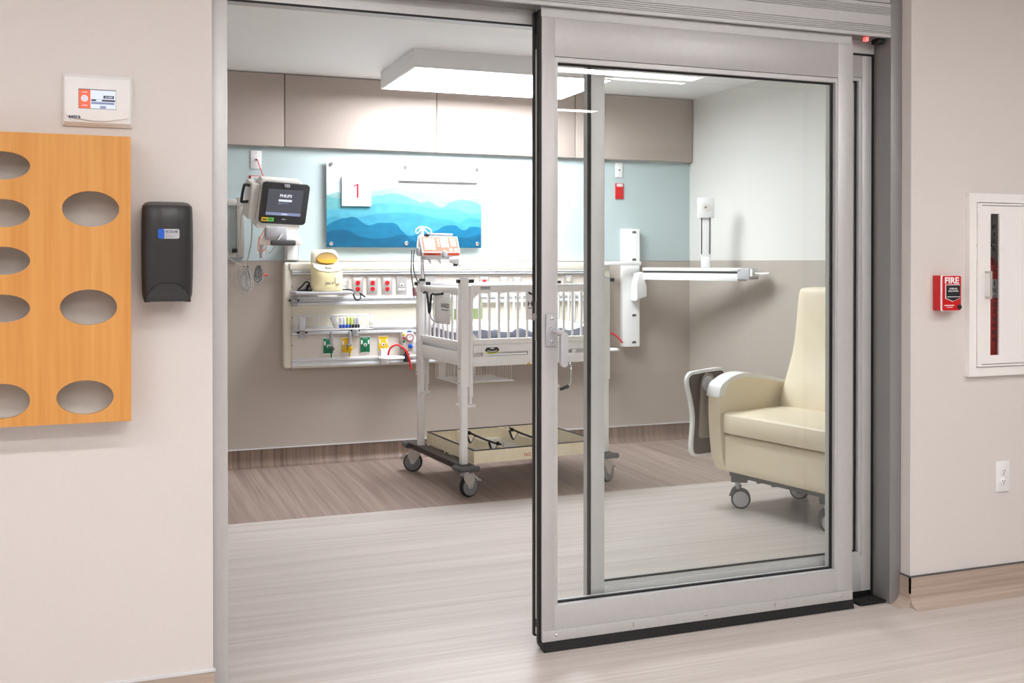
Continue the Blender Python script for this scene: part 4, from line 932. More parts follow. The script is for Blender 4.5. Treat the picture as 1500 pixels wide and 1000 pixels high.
# monitor lead cables: long drops and two gathered coils
Yc = B-.16
drops = [([(362, 297), (348, 305), (338, 325), (330, 350), (322, 380)], 'tan', 'tan lead curving from the monitor to the far left'),
 ([(362, 298), (355, 310), (352, 340), (350, 365), (345, 390), (345, 410), (347, 421)], 'cable', 'grey lead falling straight beside the metal wall frame'),
 ([(367, 298), (369, 330), (368, 355), (364, 375), (363, 388), (368, 393), (376, 389)], 'tan', 'lead from the monitor to the right coil'),
 ([(322, 371), (335, 378), (352, 388)], 'white', 'white lead running in from the door jamb to the left coil'),
 ([(346, 397), (337, 410), (334, 420), (338, 424), (348, 422)], 'cable', 'grey lead loop at the far left of the coils')]
for pts, m, lb in drops:
    tag(settle(obj('monitor_lead', tb(NB(), [P_(x, y, Yc+.01*math.sin(i)) for i, (x, y) in enumerate(pts)], .0035, 6, 5), m)), lb, 'cable', 'monitor leads')
def coil(cx_, cy0, w_, h_, n_, seed, label, m):
    rnd = random.Random(seed); t = None
    c = onY(cx_, cy0, Yc); t = thing('lead_coil', label, 'cable', (c.x, Yc, onY(cx_, cy0+h_, Yc).z))
    for k in range(n_):
        o_ = (rnd.random()-.5)*w_*.7; ww = w_*(.22+.3*rnd.random()); hh = h_*(.72+.28*rnd.random()); y_0 = cy0+rnd.random()*2
        pts = []
        for i in range(12):
            th_ = 2*math.pi*i/12; pts.append(P_(cx_+o_*(.25+.75*(1-math.cos(th_))/2)+ww*math.sin(th_)*(.5+.5*(1-math.cos(th_))/2), y_0+hh*(1-math.cos(th_))/2, Yc-.02*rnd.random()-.004*k))
        P2 = pts+[pts[0]]; obj('cable_loop', tb(NB(), smooth_path(P2, 3)[:-1], .0026, 6, closed=True), m if k % 3 else 'lgrey', t)
    obj('tie', torus(NB(), c-Vector((0, .02, .006)), .012, .004, 'z', 14, 6), 'dgrey', t)
coil(359.5, 389, 18, 40, 9, 3, 'large grey coil of monitor leads hanging by the metal wall frame', 'cable')
coil(379, 388, 12, 27, 7, 5, 'small grey coil of monitor leads with a red plug', 'cableg')
b = NB(); cy(b, P_(384, 403.5, Yc-.03), P_(389, 402.5, Yc-.03), .006); obj_ = tag(settle(obj('lead_plug', cy(b, P_(389, 402.5, Yc-.03), P_(391.5, 402.3, Yc-.03), .008), mat('coral_plug', (226, 96, 90), .5))), 'coral plug at the end of the small lead coil', 'plug')

# --- workstation arm on the right of the back wall
k0, k1 = onY(913.5, 335, B-.05), onY(937, 507, B-.05)
t = thing('workstation_track', 'white vertical wall track with dark slots near the room corner', 'wall track', ((k0.x+k1.x)/2, B, k1.z))
obj('track_body', pr(NB(), [(k0.x, B), (k0.x, B-.035), (k0.x+.03, B-.055), (k1.x-.004, B-.055), (k1.x, B-.045), (k1.x, B)], 'z', k1.z, k0.z), 'white', t)
for py in (340, 380, 461.5, 501):
    q = onY(929, py, B-.055); obj('slot', pr(NB(), [(q.x-.018, q.z-.008), (q.x+.018, q.z-.008), (q.x+.012, q.z+.008), (q.x-.012, q.z+.008)], 'y', B-.0562, B-.05), 'dgrey', t)
q0, q1 = onY(880, 383, B-.10), onY(938, 386, B-.10)
ws = thing('workstation_mount', 'white fold-out computer arm with tray and empty screen mount', 'workstation', (onY(932, 420, B-.06).x, B-.06, onY(932, 440, B-.06).z))
obj('cross_bar', bx(NB(), q0.x, q1.x, B-.115, B-.088, q1.z-.012, q1.z+.016, .004), 'white', ws)
obj('carriage', pr(NB(), [(onY(927, 440, B-.09).x, onY(927, 440, B-.09).z), (onY(943, 434, B-.09).x, onY(943, 434, B-.09).z), (onY(943, 418, B-.09).x, onY(943, 418, B-.09).z), (onY(937, 398, B-.09).x, onY(937, 398, B-.09).z), (onY(930, 400, B-.09).x, onY(930, 400, B-.09).z), (onY(928, 418, B-.09).x, onY(928, 418, B-.09).z)], 'y', B-.14, B-.056, .008), 'white', ws)
Aw = Vector((3.47, 6.44, 0)); Bw = onX(1094, 400, 3.76); Bw.z = 0
dv = (Bw-Aw); Lw = dv.length; dv.normalize(); pv = Vector((dv.y, -dv.x, 0)); pv = pv if pv.x < 0 else -pv
def wsp(l, s, z): return Aw+dv*l+pv*s+EZ*z
def wbox(l0, l1, s0, s1, z0, z1, bev=.003):
    b = bx(NB(), l0, l1, s0, s1, z0, z1, bev)
    bmesh.ops.transform(b, matrix=Matrix(((dv.x, pv.x, 0, Aw.x), (dv.y, pv.y, 0, Aw.y), (0, 0, 1, 0), (0, 0, 0, 1))), verts=b.verts); return b
zT = 1.243; zB = 1.158
obj('tray', wbox(0, Lw, -.06, .05, zT-.022, zT), 'white', ws)
obj('rail', wbox(0, Lw-.04, -.05, .045, zB, zB+.048), 'white', ws)
obj('inner_slide', wbox(.0, Lw-.03, -.045, .035, zB+.048, zT-.022, .0), 'dgrey', ws)
obj('end_bracket', wbox(Lw-.04, Lw+.055, -.05, .05, zB+.012, zT-.002, .006), 'lgrey', ws)
obj('end_lip', wbox(Lw+.055, Lw+.075, -.03, .045, zB+.03, zT-.006, .004), 'white', ws)
obj('prong', tb(NB(), [wsp(Lw+.07, .02, zT-.03), wsp(Lw+.12, .03, zT-.036), wsp(Lw+.20, .04, zT-.032)], .006, 8, 4), 'white', ws)
# screen post: find the spot along the tray that shows at x=1033
bl = min(range(0, 100), key=lambda i: abs(((lambda P: CX+F*(P-O).dot(rt)/(P-O).dot(fw))(wsp(Lw*i/100, -.01, 1.3)))-1033))/100*Lw
ps = wsp(bl, -.01, 0)
def pz(py): return (ps-O).dot(fw)*0+H+((CY_-py)/F)*(ps-O).dot(fw)*1.0-(ps-O).dot(Vector((fw.x, fw.y, 0)))*math.tan(-PITCH)*1.0
zp0, zp1, zp2 = zT, pz(318), pz(290)
hdir = Vector((ps.x, ps.y, 0)).normalized(); sd = Vector((hdir.y, -hdir.x, 0))
def pbox(s0, s1, d0, d1, z0, z1, bev=.002):
    b = bx(NB(), s0, s1, d0, d1, z0, z1, bev)
    bmesh.ops.transform(b, matrix=Matrix(((sd.x, hdir.x, 0, ps.x), (sd.y, hdir.y, 0, ps.y), (0, 0, 1, 0), (0, 0, 0, 1))), verts=b.verts); return b
obj('screen_post', pbox(-.036, .036, -.012, .014, zp0+.07, zp1+.01), 'white', ws)
for s in (-1, 1): obj('post_groove', pbox(s*.027-.004, s*.027+.004, -.0135, -.01, zp0+.09, zp1), 'dgrey', ws)
obj('post_foot', pbox(-.03, .03, -.02, .02, zp0, zp0+.075, .012), 'white', ws)
obj('screen_plate', pbox(-.056, .056, -.03, -.012, zp1-.005, zp2, .003), 'white', ws)
b = NB(); cy(b, ps-hdir*.03+EZ*((zp1+zp2)/2), ps-hdir*.034+EZ*((zp1+zp2)/2), .028, n=24); obj('plate_disc', b, 'ivory', ws)
b = NB(); cy(b, ps-hdir*.034+EZ*((zp1+zp2)/2), ps-hdir*.037+EZ*((zp1+zp2)/2), .008, n=12); obj('plate_bolt', b, 'grey', ws)

# ================================================================== HOSPITAL CRIB (local u, v, z)
CR = thing('hospital_crib', 'white metal hospital crib on grey casters in front of the headwall', 'crib', (1.769, 5.339, 0), world=False, rot=(0, 0, R(5.1)))
U0, U1, V0, V1 = -.008, .888, .02, .668
crib_M = Matrix.Translation(CR.location) @ Matrix.Rotation(R(5.1), 4, 'Z')
def sq(bm, u, v, s, z0, z1, bev=.003): return bx(bm, u-s, u+s, v-s, v+s, z0, z1, bev)
for u in (U0, U1):
    for v in (V0, V1):
        lo = obj('post', sq(NB(), u, v, .0185, .178, .62), 'wpaint', CR)
        top = 1.19 if v == V0 else 1.165
        obj('post_sleeve', sq(NB(), u, v, .0235, .60, top), 'wpaint', CR)
        obj('post_cap', sq(NB(), u, v, .0205, top, top+.004, .002), 'dgrey', CR)
        for c0, c1 in ((u-.038, u-.0238), (u+.0238, u+.058)): obj('post_clip', bx(NB(), c0, c1, v-.016, v+.016, top-.024, top-.003, .003), 'dkplastic', CR)
        s = 1 if u == U0 else -1; w_ = 1 if v == V0 else -1
        obj('slide_tube', cy(cy(NB(), (u+s*.040, v-w_*.005, .545), (u+s*.040, v-w_*.005, 1.15), .0135), (u+s*.040, v-w_*.005, .505), (u+s*.040, v-w_*.005, .545), .008), 'wpaint', CR)
        obj('slide_tube', cy(cy(NB(), (u-s*.005, v+w_*.040, .545), (u-s*.005, v+w_*.040, .84), .012), (u-s*.005, v+w_*.040, .505), (u-s*.005, v+w_*.040, .545), .007), 'wpaint', CR)
        obj('stop_plate', pr(NB(), [(u-s*.018, v-w_*.018), (u+s*.065, v-w_*.02), (u+s*.065, v+w_*.006), (u+s*.012, v+w_*.024), (u-s*.0, v+w_*.065), (u-s*.018, v+w_*.065)], 'z', .488, .503), 'wpaint', CR)
        for z in (.62, .70): obj('bolt', lathe(NB(), [(.004, 0), (.003, -s*.003)], (u-s*.0235, v, z), 'x', 8), 'dgrey', CR)
def slatside(v, n_, u0, u1, front):
    obj('top_rail', bx(NB(), u0, u1, v-.013, v+.013, 1.112, 1.157, .006), 'wpaint', CR)
    obj('bottom_rail', bx(NB(), u0, u1, v-.013, v+.013, .826, .858, .004), 'wpaint', CR)
    for k in range(n_):
        u = u0+.048+(u1-u0-.096)*k/(n_-1); obj('slat', cy(NB(), (u, v, .856), (u, v, 1.114), .0075, n=10), 'wpaint', CR)
    for u, s in ((u0, 1), (u1, -1)):
        obj('gusset', pr(NB(), [(u, 1.115), (u+s*.045, 1.115), (u, 1.065)], 'y', v-.004, v+.004), 'wpaint', CR)
        obj('gusset', pr(NB(), [(u, .855), (u+s*.045, .855), (u, .895)], 'y', v-.004, v+.004), 'wpaint', CR)
slatside(V0+.0, 13, U0+.05, U1-.05, True); slatside(V1, 13, U0+.05, U1-.05, False)
for u in (U0, U1):
    obj('end_top_rail', bx(NB(), u-.013, u+.013, V0+.03, V1-.03, 1.098, 1.143, .006), 'wpaint', CR)
    obj('end_bottom_rail', bx(NB(), u-.013, u+.013, V0+.03, V1-.03, .808, .846, .004), 'wpaint', CR)
    for k in range(8):
        v = V0+.085+(V1-V0-.17)*k/7; obj('slat', cy(NB(), (u, v, .844), (u, v, 1.10), .0075, n=10), 'wpaint', CR)
    obj('end_apron', bx(NB(), u-.010, u+.010, V0+.03, V1-.03, .712, .79, .003), 'wpaint', CR)
# mattress deck, aprons, beams
for v in (V0, V1):
    obj('apron', bx(NB(), U0+.055, U1-.055, v-.010, v+.014, .783, .825, .003), 'wpaint', CR)
    obj('beam', bx(NB(), U0+.03, U1-.03, v-.012, v+.018, .708, .762, .003), 'wpaint', CR)
    for u in (.12, .40, .68): obj('apron_spacer', bx(NB(), u-.014, u+.014, v-.006, v+.012, .758, .787), 'wpaint', CR)
    for u in (.60,): obj('side_bracket', bx(NB(), u-.035, u+.035, v-.016, v-.010, .712, .825, .003), 'wpaint', CR)
for z in (.735, .80): obj('bolt', lathe(NB(), [(.007, 0), (.007, -.003), (.004, -.005)], (.60, V0-.016, z), 'y', 12), 'steel', CR)
obj('deck', bx(NB(), U0+.03, U1-.03, V0+.02, V1-.02, .775, .80, .004), 'wpaint', CR)
# angle gauge sticker
st = obj('angle_gauge', pr(NB(), [(.116, .795), (.128, .81), (.192, .81), (.204, .795), (.19, .782), (.16, .776), (.13, .782)][::-1], 'y', V0-.0115, V0-.010), 'ink', CR, label='black angle sticker with lime arc')
obj('gauge_arc', tb(NB(), [(.122, V0-.0118, .787), (.14, V0-.0118, .780), (.16, V0-.0118, .777), (.18, V0-.0118, .780), (.198, V0-.0118, .787)], .003, 6, 3), 'lime', st)
for k in range(7):
    u = .134+.0087*k; obj('gauge_mark', bx(NB(), u-.0022, u+.0022, V0-.0121, V0-.0114, .788-.006*math.sin(math.pi*k/6), .797-.006*math.sin(math.pi*k/6)), 'whiteink', st)
obj('gauge_title', bx(NB(), .148, .172, V0-.0121, V0-.0114, .802, .807), 'whiteink', st)
obj('warning_sticker', bx(NB(), .085, .150, V0-.0136, V0-.0129, 1.128, 1.148), 'paper', CR)
for z in (1.1435, 1.1385, 1.133): obj('sticker_line', bx(NB(), .090, .146, V0-.0141, V0-.0136, z-.0012, z+.0012), 'ink', CR)
# maker's plates with black latch handles
def plate_front(u0, u1):
    pl = obj('maker_plate', bx(NB(), u0, u1, V0-.018, V0-.013, .958, 1.115, .004), 'wpaint', CR)
    text('HARD', .118, .026, (u0+.012, V0-.0183, 1.047), EX, EZ, 'ink', pl, align='LEFT', bold=.02)
    obj('maker_line', bx(NB(), u0+.012, u0+.12, V0-.0184, V0-.018, 1.021, 1.025), 'ink', pl)
    obj('latch_handle', tb(NB(), [(u0+.012, V0-.025, 1.112), (u0+.03, V0-.03, 1.102), (u0+.07, V0-.03, 1.098), (u0+.13, V0-.03, 1.098)], .005, 8, 3), 'ink', CR)
plate_front(.365, .545)
eu = U0-.013
pl = obj('maker_plate', bx(NB(), eu-.004, eu, .17, .40, .93, 1.105, .004), 'wpaint', CR)
text('HARD', .12, .026, (eu-.0044, .30, 1.035), (0, -1, 0), EZ, 'ink', pl, align='LEFT', bold=.02)
obj('maker_line', bx(NB(), eu-.0046, eu-.004, .19, .295, 1.008, 1.012), 'ink', pl)
obj('latch_handle', tb(NB(), [(eu-.008, .56, 1.10), (eu-.012, .50, 1.098), (eu-.012, .47, .995), (eu-.012, .455, .995), (eu-.012, .43, 1.09), (eu-.012, .38, 1.095), (eu-.012, .26, 1.102)], .007, 8, 2), 'ink', CR)
obj('latch_rod', tb(NB(), [(eu-.010, .465, .99), (eu-.010, .44, .955), (eu-.010, .34, .935)], .006, 8, 3), 'lgrey', CR)
# base: dark bars, corner bumpers, casters
def caster(u, v, ang, brake=1):
    k = Matrix.Translation((u, v, 0)) @ Matrix.Rotation(R(ang), 4, 'Z')
    wz = .059
    wh = obj('wheel', lathe(NB(), [(.050, -.015), (.056, -.013), (.059, -.008), (.059, .008), (.056, .013), (.050, .015)], (-.018, 0, wz), 'y', 28), 'black', CR, xf=k)
    obj('hub', lathe(NB(), [(.032, -.0175), (.050, -.016), (.050, .016), (.032, .0175)], (-.018, 0, wz), 'y', 28), 'grey', wh, xf=k)
    obj('axle', cy(NB(), (-.018, -.024, wz), (-.018, .024, wz), .006, n=10), 'steel', wh, xf=k)
    b = NB()
    for s in (-1, 1): pr(b, [(-.028, .048), (-.008, .048), (.030, .105), (.026, .132), (-.040, .132), (-.048, .100)], 'y', s*.0185-.0016, s*.0185+.0016)
    bx(b, -.040, .028, -.0185, .0185, .118, .132, .003)
    fk = obj('fork', b, 'bsteel', CR, xf=k)
    obj('swivel', cy(NB(), (0, 0, .130), (0, 0, .146), .020, n=18), 'steel', fk, xf=k)
    if brake: obj('brake_pedal', pr(NB(), [(-.030, .120), (-.06, .112), (-.085, .088), (-.098, .086), (-.098, .076), (-.080, .074), (-.055, .096), (-.030, .106)], 'y', -.012, .012, .002), 'steel', fk, xf=k)
caster(.0, .0, 195); caster(.0, .775, -28); caster(.88, .0, 205); caster(.88, .775, 20)
for u in (0., .88):
    bar = obj('base_bar', bx(NB(), u-.042, u+.038, -.045, .82, .146, .178, .004), 'dkbrown', CR)
    for v, s in ((-.045, -1), (.82, 1)):
        obj('bumper', tb(NB(), [(u-.058, v-s*.07, .163), (u-.058, v-s*.005, .163), (u-.045, v+s*.012, .163), (u+.05, v+s*.012, .163)], .016, 10, 3), 'dgrey', CR)
    for v in (.10, .36, .62): obj('bar_bolt', lathe(NB(), [(.007, .178), (.007, .183), (.004, .186)], (u+.022, v, 0), 'z', 10), 'steel', bar)
for v in (.30, .50): obj('cross_tube', bx(NB(), .038, .842, v-.012, v+.012, .150, .174, .003), 'dkbrown', CR)
# storage tray below
tu0, tu1, tv0, tv1, tz0, tz1 = .045, .835, -.005, .705, .178, .252
obj('tray_floor', bx(NB(), tu0+.012, tu1-.012, tv0+.012, tv1-.012, tz0, tz0+.008), 'tfloor', CR)
for q_ in ((tu0, tu1, tv0, tv0+.012), (tu0, tu1, tv1-.012, tv1), (tu0, tu0+.012, tv0+.012, tv1-.012), (tu1-.012, tu1, tv0+.012, tv1-.012)):
    w_ = obj('tray_wall', bx(NB(), *q_, tz0, tz1-.005), 'beige', CR); obj('edge_strip', bx(NB(), *q_, tz1-.005, tz1, .001), 'dkplastic', w_)
text('NO STEP', .105, .019, (.352, tv0-.0004, .205), EX, EZ, 'redink', CR, 'lettering', align='LEFT')
def notch(u):
    prof = [(tv0+.012, tz0+.008), (tv0+.012, tz1-.004), (tv0+.10, tz1-.004)]
    n1 = [(tv0+.10+.12*(i/10), tz1-.004-.048*math.sin(math.pi*i/10)) for i in range(1, 10)]
    prof += n1+[(tv0+.22, tz1-.004), (tv0+.36, tz1-.012), (tv0+.42, tz1-.004)]
    n2 = [(tv0+.42+.12*(i/10), tz1-.004-.048*math.sin(math.pi*i/10)) for i in range(1, 10)]
    prof += n2+[(tv0+.54, tz1-.004), (tv1-.012, tz1-.004), (tv1-.012, tz0+.008)]
    p_ = obj('tray_divider', pr(NB(), prof, 'x', u-.006, u+.006), 'beige', CR)
    for nn in (n1, n2): obj('notch_liner', tb(NB(), [(u, q_[0], q_[1]+.002) for q_ in [(nn[0][0]-.012, nn[0][1]+.012)]+nn+[(nn[-1][0]+.012, nn[-1][1]+.012)]], .007, 8), 'dkplastic', p_)
    obj('strap', tb(NB(), [(u+.012, tv0+.09, tz1+.004), (u+.02, tv0+.20, tz1-.004), (u+.02, tv0+.40, tz1-.004), (u+.012, tv0+.56, tz1+.008)], .006, 8, 4), 'black', p_)
    for v in (tv0+.13, tv0+.53): obj('strap_knob', ell(NB(), (u+.014, v, tz1+.002), .012, .012, .012, 10), 'black', p_)
    for v in (tv0+.06, tv0+.62): obj('strap_hook', torus(NB(), (u+.012, v, tz1+.008), .010, .003, 'x', 14, 6), 'steel', p_)
notch(.235); notch(.52)
# hanging wire basket under the deck
q0, q1, q2, q3, qb, qt = .03, .385, .20, .52, .598, .712
bk = obj('basket_rim', tb(NB(), [(q0, q2, qt), (q1, q2, qt), (q1, q3, qt), (q0, q3, qt)], .004, 6, closed=True), 'wpaint', CR)
obj('basket_base_rim', tb(NB(), [(q0, q2, qb), (q1, q2, qb), (q1, q3, qb), (q0, q3, qb)], .0035, 6, closed=True), 'wpaint', bk)
for k in range(19):
    u = q0+(q1-q0)*k/18; obj('basket_wire', tb(NB(), [(u, q3, qt), (u, q3, qb), (u, q2, qb)], .0022, 5), 'wpaint', bk, 0)
for k in range(1, 12):
    v = q2+(q3-q2)*k/12
    obj('basket_wire', tb(NB(), [(q0, v, qt), (q0, v, qb), (q1, v, qb), (q1, v, qt)], .0022, 5), 'wpaint', bk, 0)
for u in (q0+.04, q1-.12): obj('basket_hanger', bx(NB(), u-.02, u+.02, q3-.004, q3+.004, qb, .776), 'wpaint', bk)
obj('caution_sticker', lathe(NB(), [(.008, 0), (.008, -.001)], (.385, V0-.012, .712), 'y', 12), 'yellow', CR)
# crank
obj('crank', tb(NB(), [(.63, V0+.02, .72), (.63, V0-.03, .71), (.63, V0-.06, .69), (.625, V0-.065, .60), (.605, V0-.066, .575)], .005, 8, 3), 'steel', CR)
obj('crank_grip', cy(NB(), (.608, V0-.066, .578), (.555, V0-.075, .565), .011, .009, 12), 'dkplastic', CR)
# mattress and sheet lie in the crib: their own things, placed in world by the crib's matrix
def in_crib(name, bm, m, label, cat):
    bmesh.ops.transform(bm, matrix=crib_M, verts=bm.verts); o = obj(name, bm, m); return tag(settle(o), label, cat)
in_crib('mattress', bx(NB(), U0+.045, U1-.045, V0+.03, V1-.03, .801, .905, .02, 3), 'mattress', 'blue-grey crib mattress behind the white bars', 'mattress')
b = NB(); nu, nv = 40, 26; rnd = random.Random(4); grid = []
for i in range(nu+1):
    row = []
    for j in range(nv+1):
        u = U0+.038+(U1-U0-.076)*i/nu; v = V0+.022+(V1-V0-.044)*j/nv
        z = .920+.006*math.sin(9*u+5*v)*math.sin(7*v+2)+.004*math.sin(23*u-11*v)
        e = min(j, nv-j)
        if e == 0: z -= .022+.006*math.sin(31*u)+.006*math.sin(47*u+1)+.004*math.sin(89*u)
        elif e == 1: z -= .012
        if min(i, nu-i) == 0: z -= .03
        row.append(b.verts.new((u, v, z)))
    grid.append(row)
for i in range(nu):
    for j in range(nv): b.faces.new((grid[i][j], grid[i+1][j], grid[i+1][j+1], grid[i][j+1]))
ret = bmesh.ops.solidify(b, geom=b.faces[:], thickness=.004)
in_crib('bed_sheet', b, 'sheet', 'rumpled white sheet lying on the crib mattress', 'sheet')
# card clipped at the far rail: white page over a sage green page
t = thing('info_card', 'white and sage green card standing against the far crib rail', 'card', (0, 0, 0), world=False)
t.matrix_world = crib_M @ Matrix.Translation((.245, V1-.05, .932))
def crd(px, py): 
    P = crib_M.inverted() @ onY(px, py, 6.03); return P
obj('green_page', bx(NB(), -.10, .135, .006, .010, 0, .135), 'sage', t); obj('white_page', bx(NB(), -.06, .125, 0, .005, .065, .20), 'paper', t)
obj('print_mark', tb(NB(), [(-.04, .005, .02), (-.02, .005, .035), (-.015, .005, .055)], .004, 6, 4), 'ink', t)
obj('print_mark', tb(NB(), [(.03, .005, .01), (.055, .005, .02), (.06, .005, .05)], .004, 6, 4), 'ink', t)
obj('print_mark', tb(NB(), [(-.09, .005, .03), (-.07, .005, .025)], .004, 6), 'ink', t)

# --- IV pole with pump at the crib's rear corner
ivl = crib_M @ Vector((U0+.02, V1+.05, 0)); ivl.x = onY(618.5, 400, ivl.y).x
t = thing('iv_pole', 'white IV pole with curled hooks rising from the crib corner', 'IV pole', (ivl.x, ivl.y, .60))
ztop = onY(618, 332, ivl.y).z
obj('pole', cy(cy(NB(), (ivl.x, ivl.y, .60), (ivl.x, ivl.y, 1.19), .013), (ivl.x, ivl.y, 1.19), (ivl.x, ivl.y, ztop), .010), 'wpaint', t)
obj('socket', cy(NB(), (ivl.x, ivl.y, 1.14), (ivl.x, ivl.y, 1.18), .02), 'dkplastic', t)
for s, k in ((-1, .8), (1, 1.1)):
    obj('hook', tb(NB(), [(ivl.x, ivl.y, ztop), (ivl.x+s*.025*k, ivl.y, ztop-.004), (ivl.x+s*.05*k, ivl.y, ztop-.02), (ivl.x+s*.048*k, ivl.y, ztop-.040), (ivl.x+s*.032*k, ivl.y, ztop-.038), (ivl.x+s*.012*k, ivl.y, ztop-.012)], .0035, 8, 4), 'wpaint', t)
py_ = ivl.y-.03
e0, e1 = onY(610, 346, py_), onY(666, 372, py_)
t = thing('infusion_pump', 'orange and white infusion pump clamped on the IV pole', 'pump', ((e0.x+e1.x)/2, py_-.05, e1.z-.06))
xa, xb = e0.x+.002, e1.x; zt, zb_ = e0.z, onY(640, 370, py_).z
# wedge body: face leans back
def wedge(x0, x1, prof): return pr(NB(), prof, 'x', x0, x1, .005)
fy0, fy1 = py_-.115, py_-.055    # face bottom / top depth
obj('body', wedge(xa, xb, [(py_-.012, zb_-.022), (py_-.012, zt), (fy1, zt), (fy0, zb_), (fy0+.004, zb_-.022)]), 'pumpw', t)
ang = math.degrees(math.atan2(fy1-fy0, zt-zb_)); fl = math.hypot(fy1-fy0, zt-zb_)
def face(u0, u1, v0, v1, d, m, par, nm, r=.003):
    b = pr(NB(), rrect((u0-.5)*(xb-xa), (u1-.5)*(xb-xa), (v0-.5)*fl, (v1-.5)*fl, r, 3), 'y', -d, .003)
    bmesh.ops.transform(b, matrix=Matrix.Translation(((xa+xb)/2, (fy0+fy1)/2, (zt+zb_)/2)) @ Matrix.Rotation(-R(ang), 4, 'X'), verts=b.verts)
    return obj(nm, b, m, par)
pn = face(.04, .97, .05, .95, .0012, 'orange', t, 'keypad_panel', .006)
face(.09, .37, .16, .86, .002, 'lcd', pn, 'display', .002)
for i in range(4):
    for j in range(4): face(.52+.055*i, .565+.055*i, .30+.15*j, .42+.15*j, .0022, 'dwhite', pn, 'key', .001)
for i in range(2):
    for j in range(3): face(.78+.075*i, .84+.075*i, .36+.18*j, .50+.18*j, .0022, 'dwhite', pn, 'key', .001)
for u in (.72, .85): face(u, u+.085, .08, .24, .0022, 'dwhite', pn, 'key', .003)
for j in range(3): face(.44, .485, .35+.18*j, .48+.18*j, .0022, 'dwhite', pn, 'key', .001)
obj('trim_strip', bx(NB(), xa+.012, xa+(xb-xa)*.48, fy0-.0015, fy0+.006, zb_-.017, zb_-.003), 'orange', t)
obj('trim_strip', bx(NB(), xa+(xb-xa)*.68, xb-.008, fy0-.0015, fy0+.006, zb_-.017, zb_-.003), 'orange', t)
obj('trim_mark', bx(NB(), xa+.03, xa+.085, fy0-.0022, fy0-.0015, zb_-.012, zb_-.007), 'ink', t)
obj('syringe_barrel_clamp', bx(NB(), xa+(xb-xa)*.53, xa+(xb-xa)*.62, fy0-.014, fy0+.01, zb_-.03, zb_+.012, .006), 'lgrey', t)
b = NB(); pr(b, [(py_-.02, zb_-.022), (fy0+.01, zb_-.022), (fy0+.01, zb_-.04), (py_-.03, zb_-.045)], 'x', xa+.02, xb-.06, .003); obj('lower_cradle', b, 'pumpw', t)
for k in (.2, .45): obj('cradle_finger', cy(NB(), (xa+(xb-xa)*k, fy0+.02, zb_-.035), (xa+(xb-xa)*k+.012, fy0+.015, zb_-.068), .010, .006, 12), 'pumpw', t)
b = NB(); cy(b, (xb-.065, fy0+.015, zb_-.045), (xb-.010, fy0-.005, zb_-.042), .022, n=20); hd = obj('plunger_head', b, 'pumpw', t)
obj('plunger_foot', bx(NB(), xb-.045, xb-.02, fy0-.012, fy0+.01, zb_-.082, zb_-.066, .003), 'ink', hd); obj('plunger_lever', tb(NB(), [(xb-.02, fy0, zb_-.06), (xb-.002, fy0, zb_-.085)], .004, 8), 'lgrey', hd)
b = NB(); cy(b, (xa+.075, py_-.045, zt+.012), (xb-.028, py_-.045, zt+.010), .0065, n=12); cy(b, (xa+.07, py_-.045, zt+.012), (xa+.085, py_-.045, zt+.012), .010, n=14); obj('syringe_rod', b, 'lgrey', t)
obj('top_clip', bx(NB(), xa+.035, xa+.06, py_-.06, py_-.03, zt, zt+.012, .002), 'ink', t)
obj('pole_clamp', bx(NB(), ivl.x-.022, ivl.x+.022, ivl.y-.020, ivl.y+.02, zb_+.01, zb_+.07, .004), 'grey', t)
obj('side_module', bx(NB(), xa-.018, xa-.001, py_-.09, py_-.05, zb_-.018, zb_+.03, .004), 'lgrey', t)
b = tb(NB(), [(ivl.x-.005, py_-.02, zt+.004), (ivl.x-.035, py_-.03, zt+.002), (xa-.012, py_-.06, zb_+.05), (xa-.015, py_-.07, zb_+.02)], .005, 8, 5)
tag(settle(obj('pump_cable', b, 'cable')), 'short grey cable over the left shoulder of the infusion pump', 'cable')
Yp = py_-.06
b = tb(NB(), [P_(607, 366, Yp), P_(605.5, 380, Yp), P_(606, 395, Yp), P_(610, 408, Yp), P_(615, 415, Yp)], .004, 8, 5)
tag(settle(obj('pump_cable', b, 'cableg')), 'grey cable bowing down from the pump to the crib post', 'cable')
b = tb(NB(), [P_(620, 381, Yp+.04), P_(620.5, 395, Yp+.04), P_(622, 408, Yp+.04)], .003, 8, 4)
tag(settle(obj('pump_cable', b, 'cableg')), 'thin grey cable running down beside the IV pole', 'cable')
t = thing('plug_cord', 'hanging grey power cord ending in a rose coloured plug', 'plug', P_(608, 437, Yp))
obj('cord', tb(NB(), [P_(603.5, 366, Yp), P_(602.5, 385, Yp), P_(602.5, 402, Yp), P_(605, 418, Yp), P_(606, 424, Yp)], .004, 8, 5), 'cableg', t)
obj('plug_body', cy(NB(), P_(606, 421, Yp), P_(608, 433, Yp), .009, .014, 14), 'pinkish', t)
b = NB()
for dx in (-1.5, 1.5): cy(b, P_(608+dx, 433, Yp), P_(608.5+dx, 437.5, Yp), .0025, n=8)
obj('prong', b, 'steel', t)

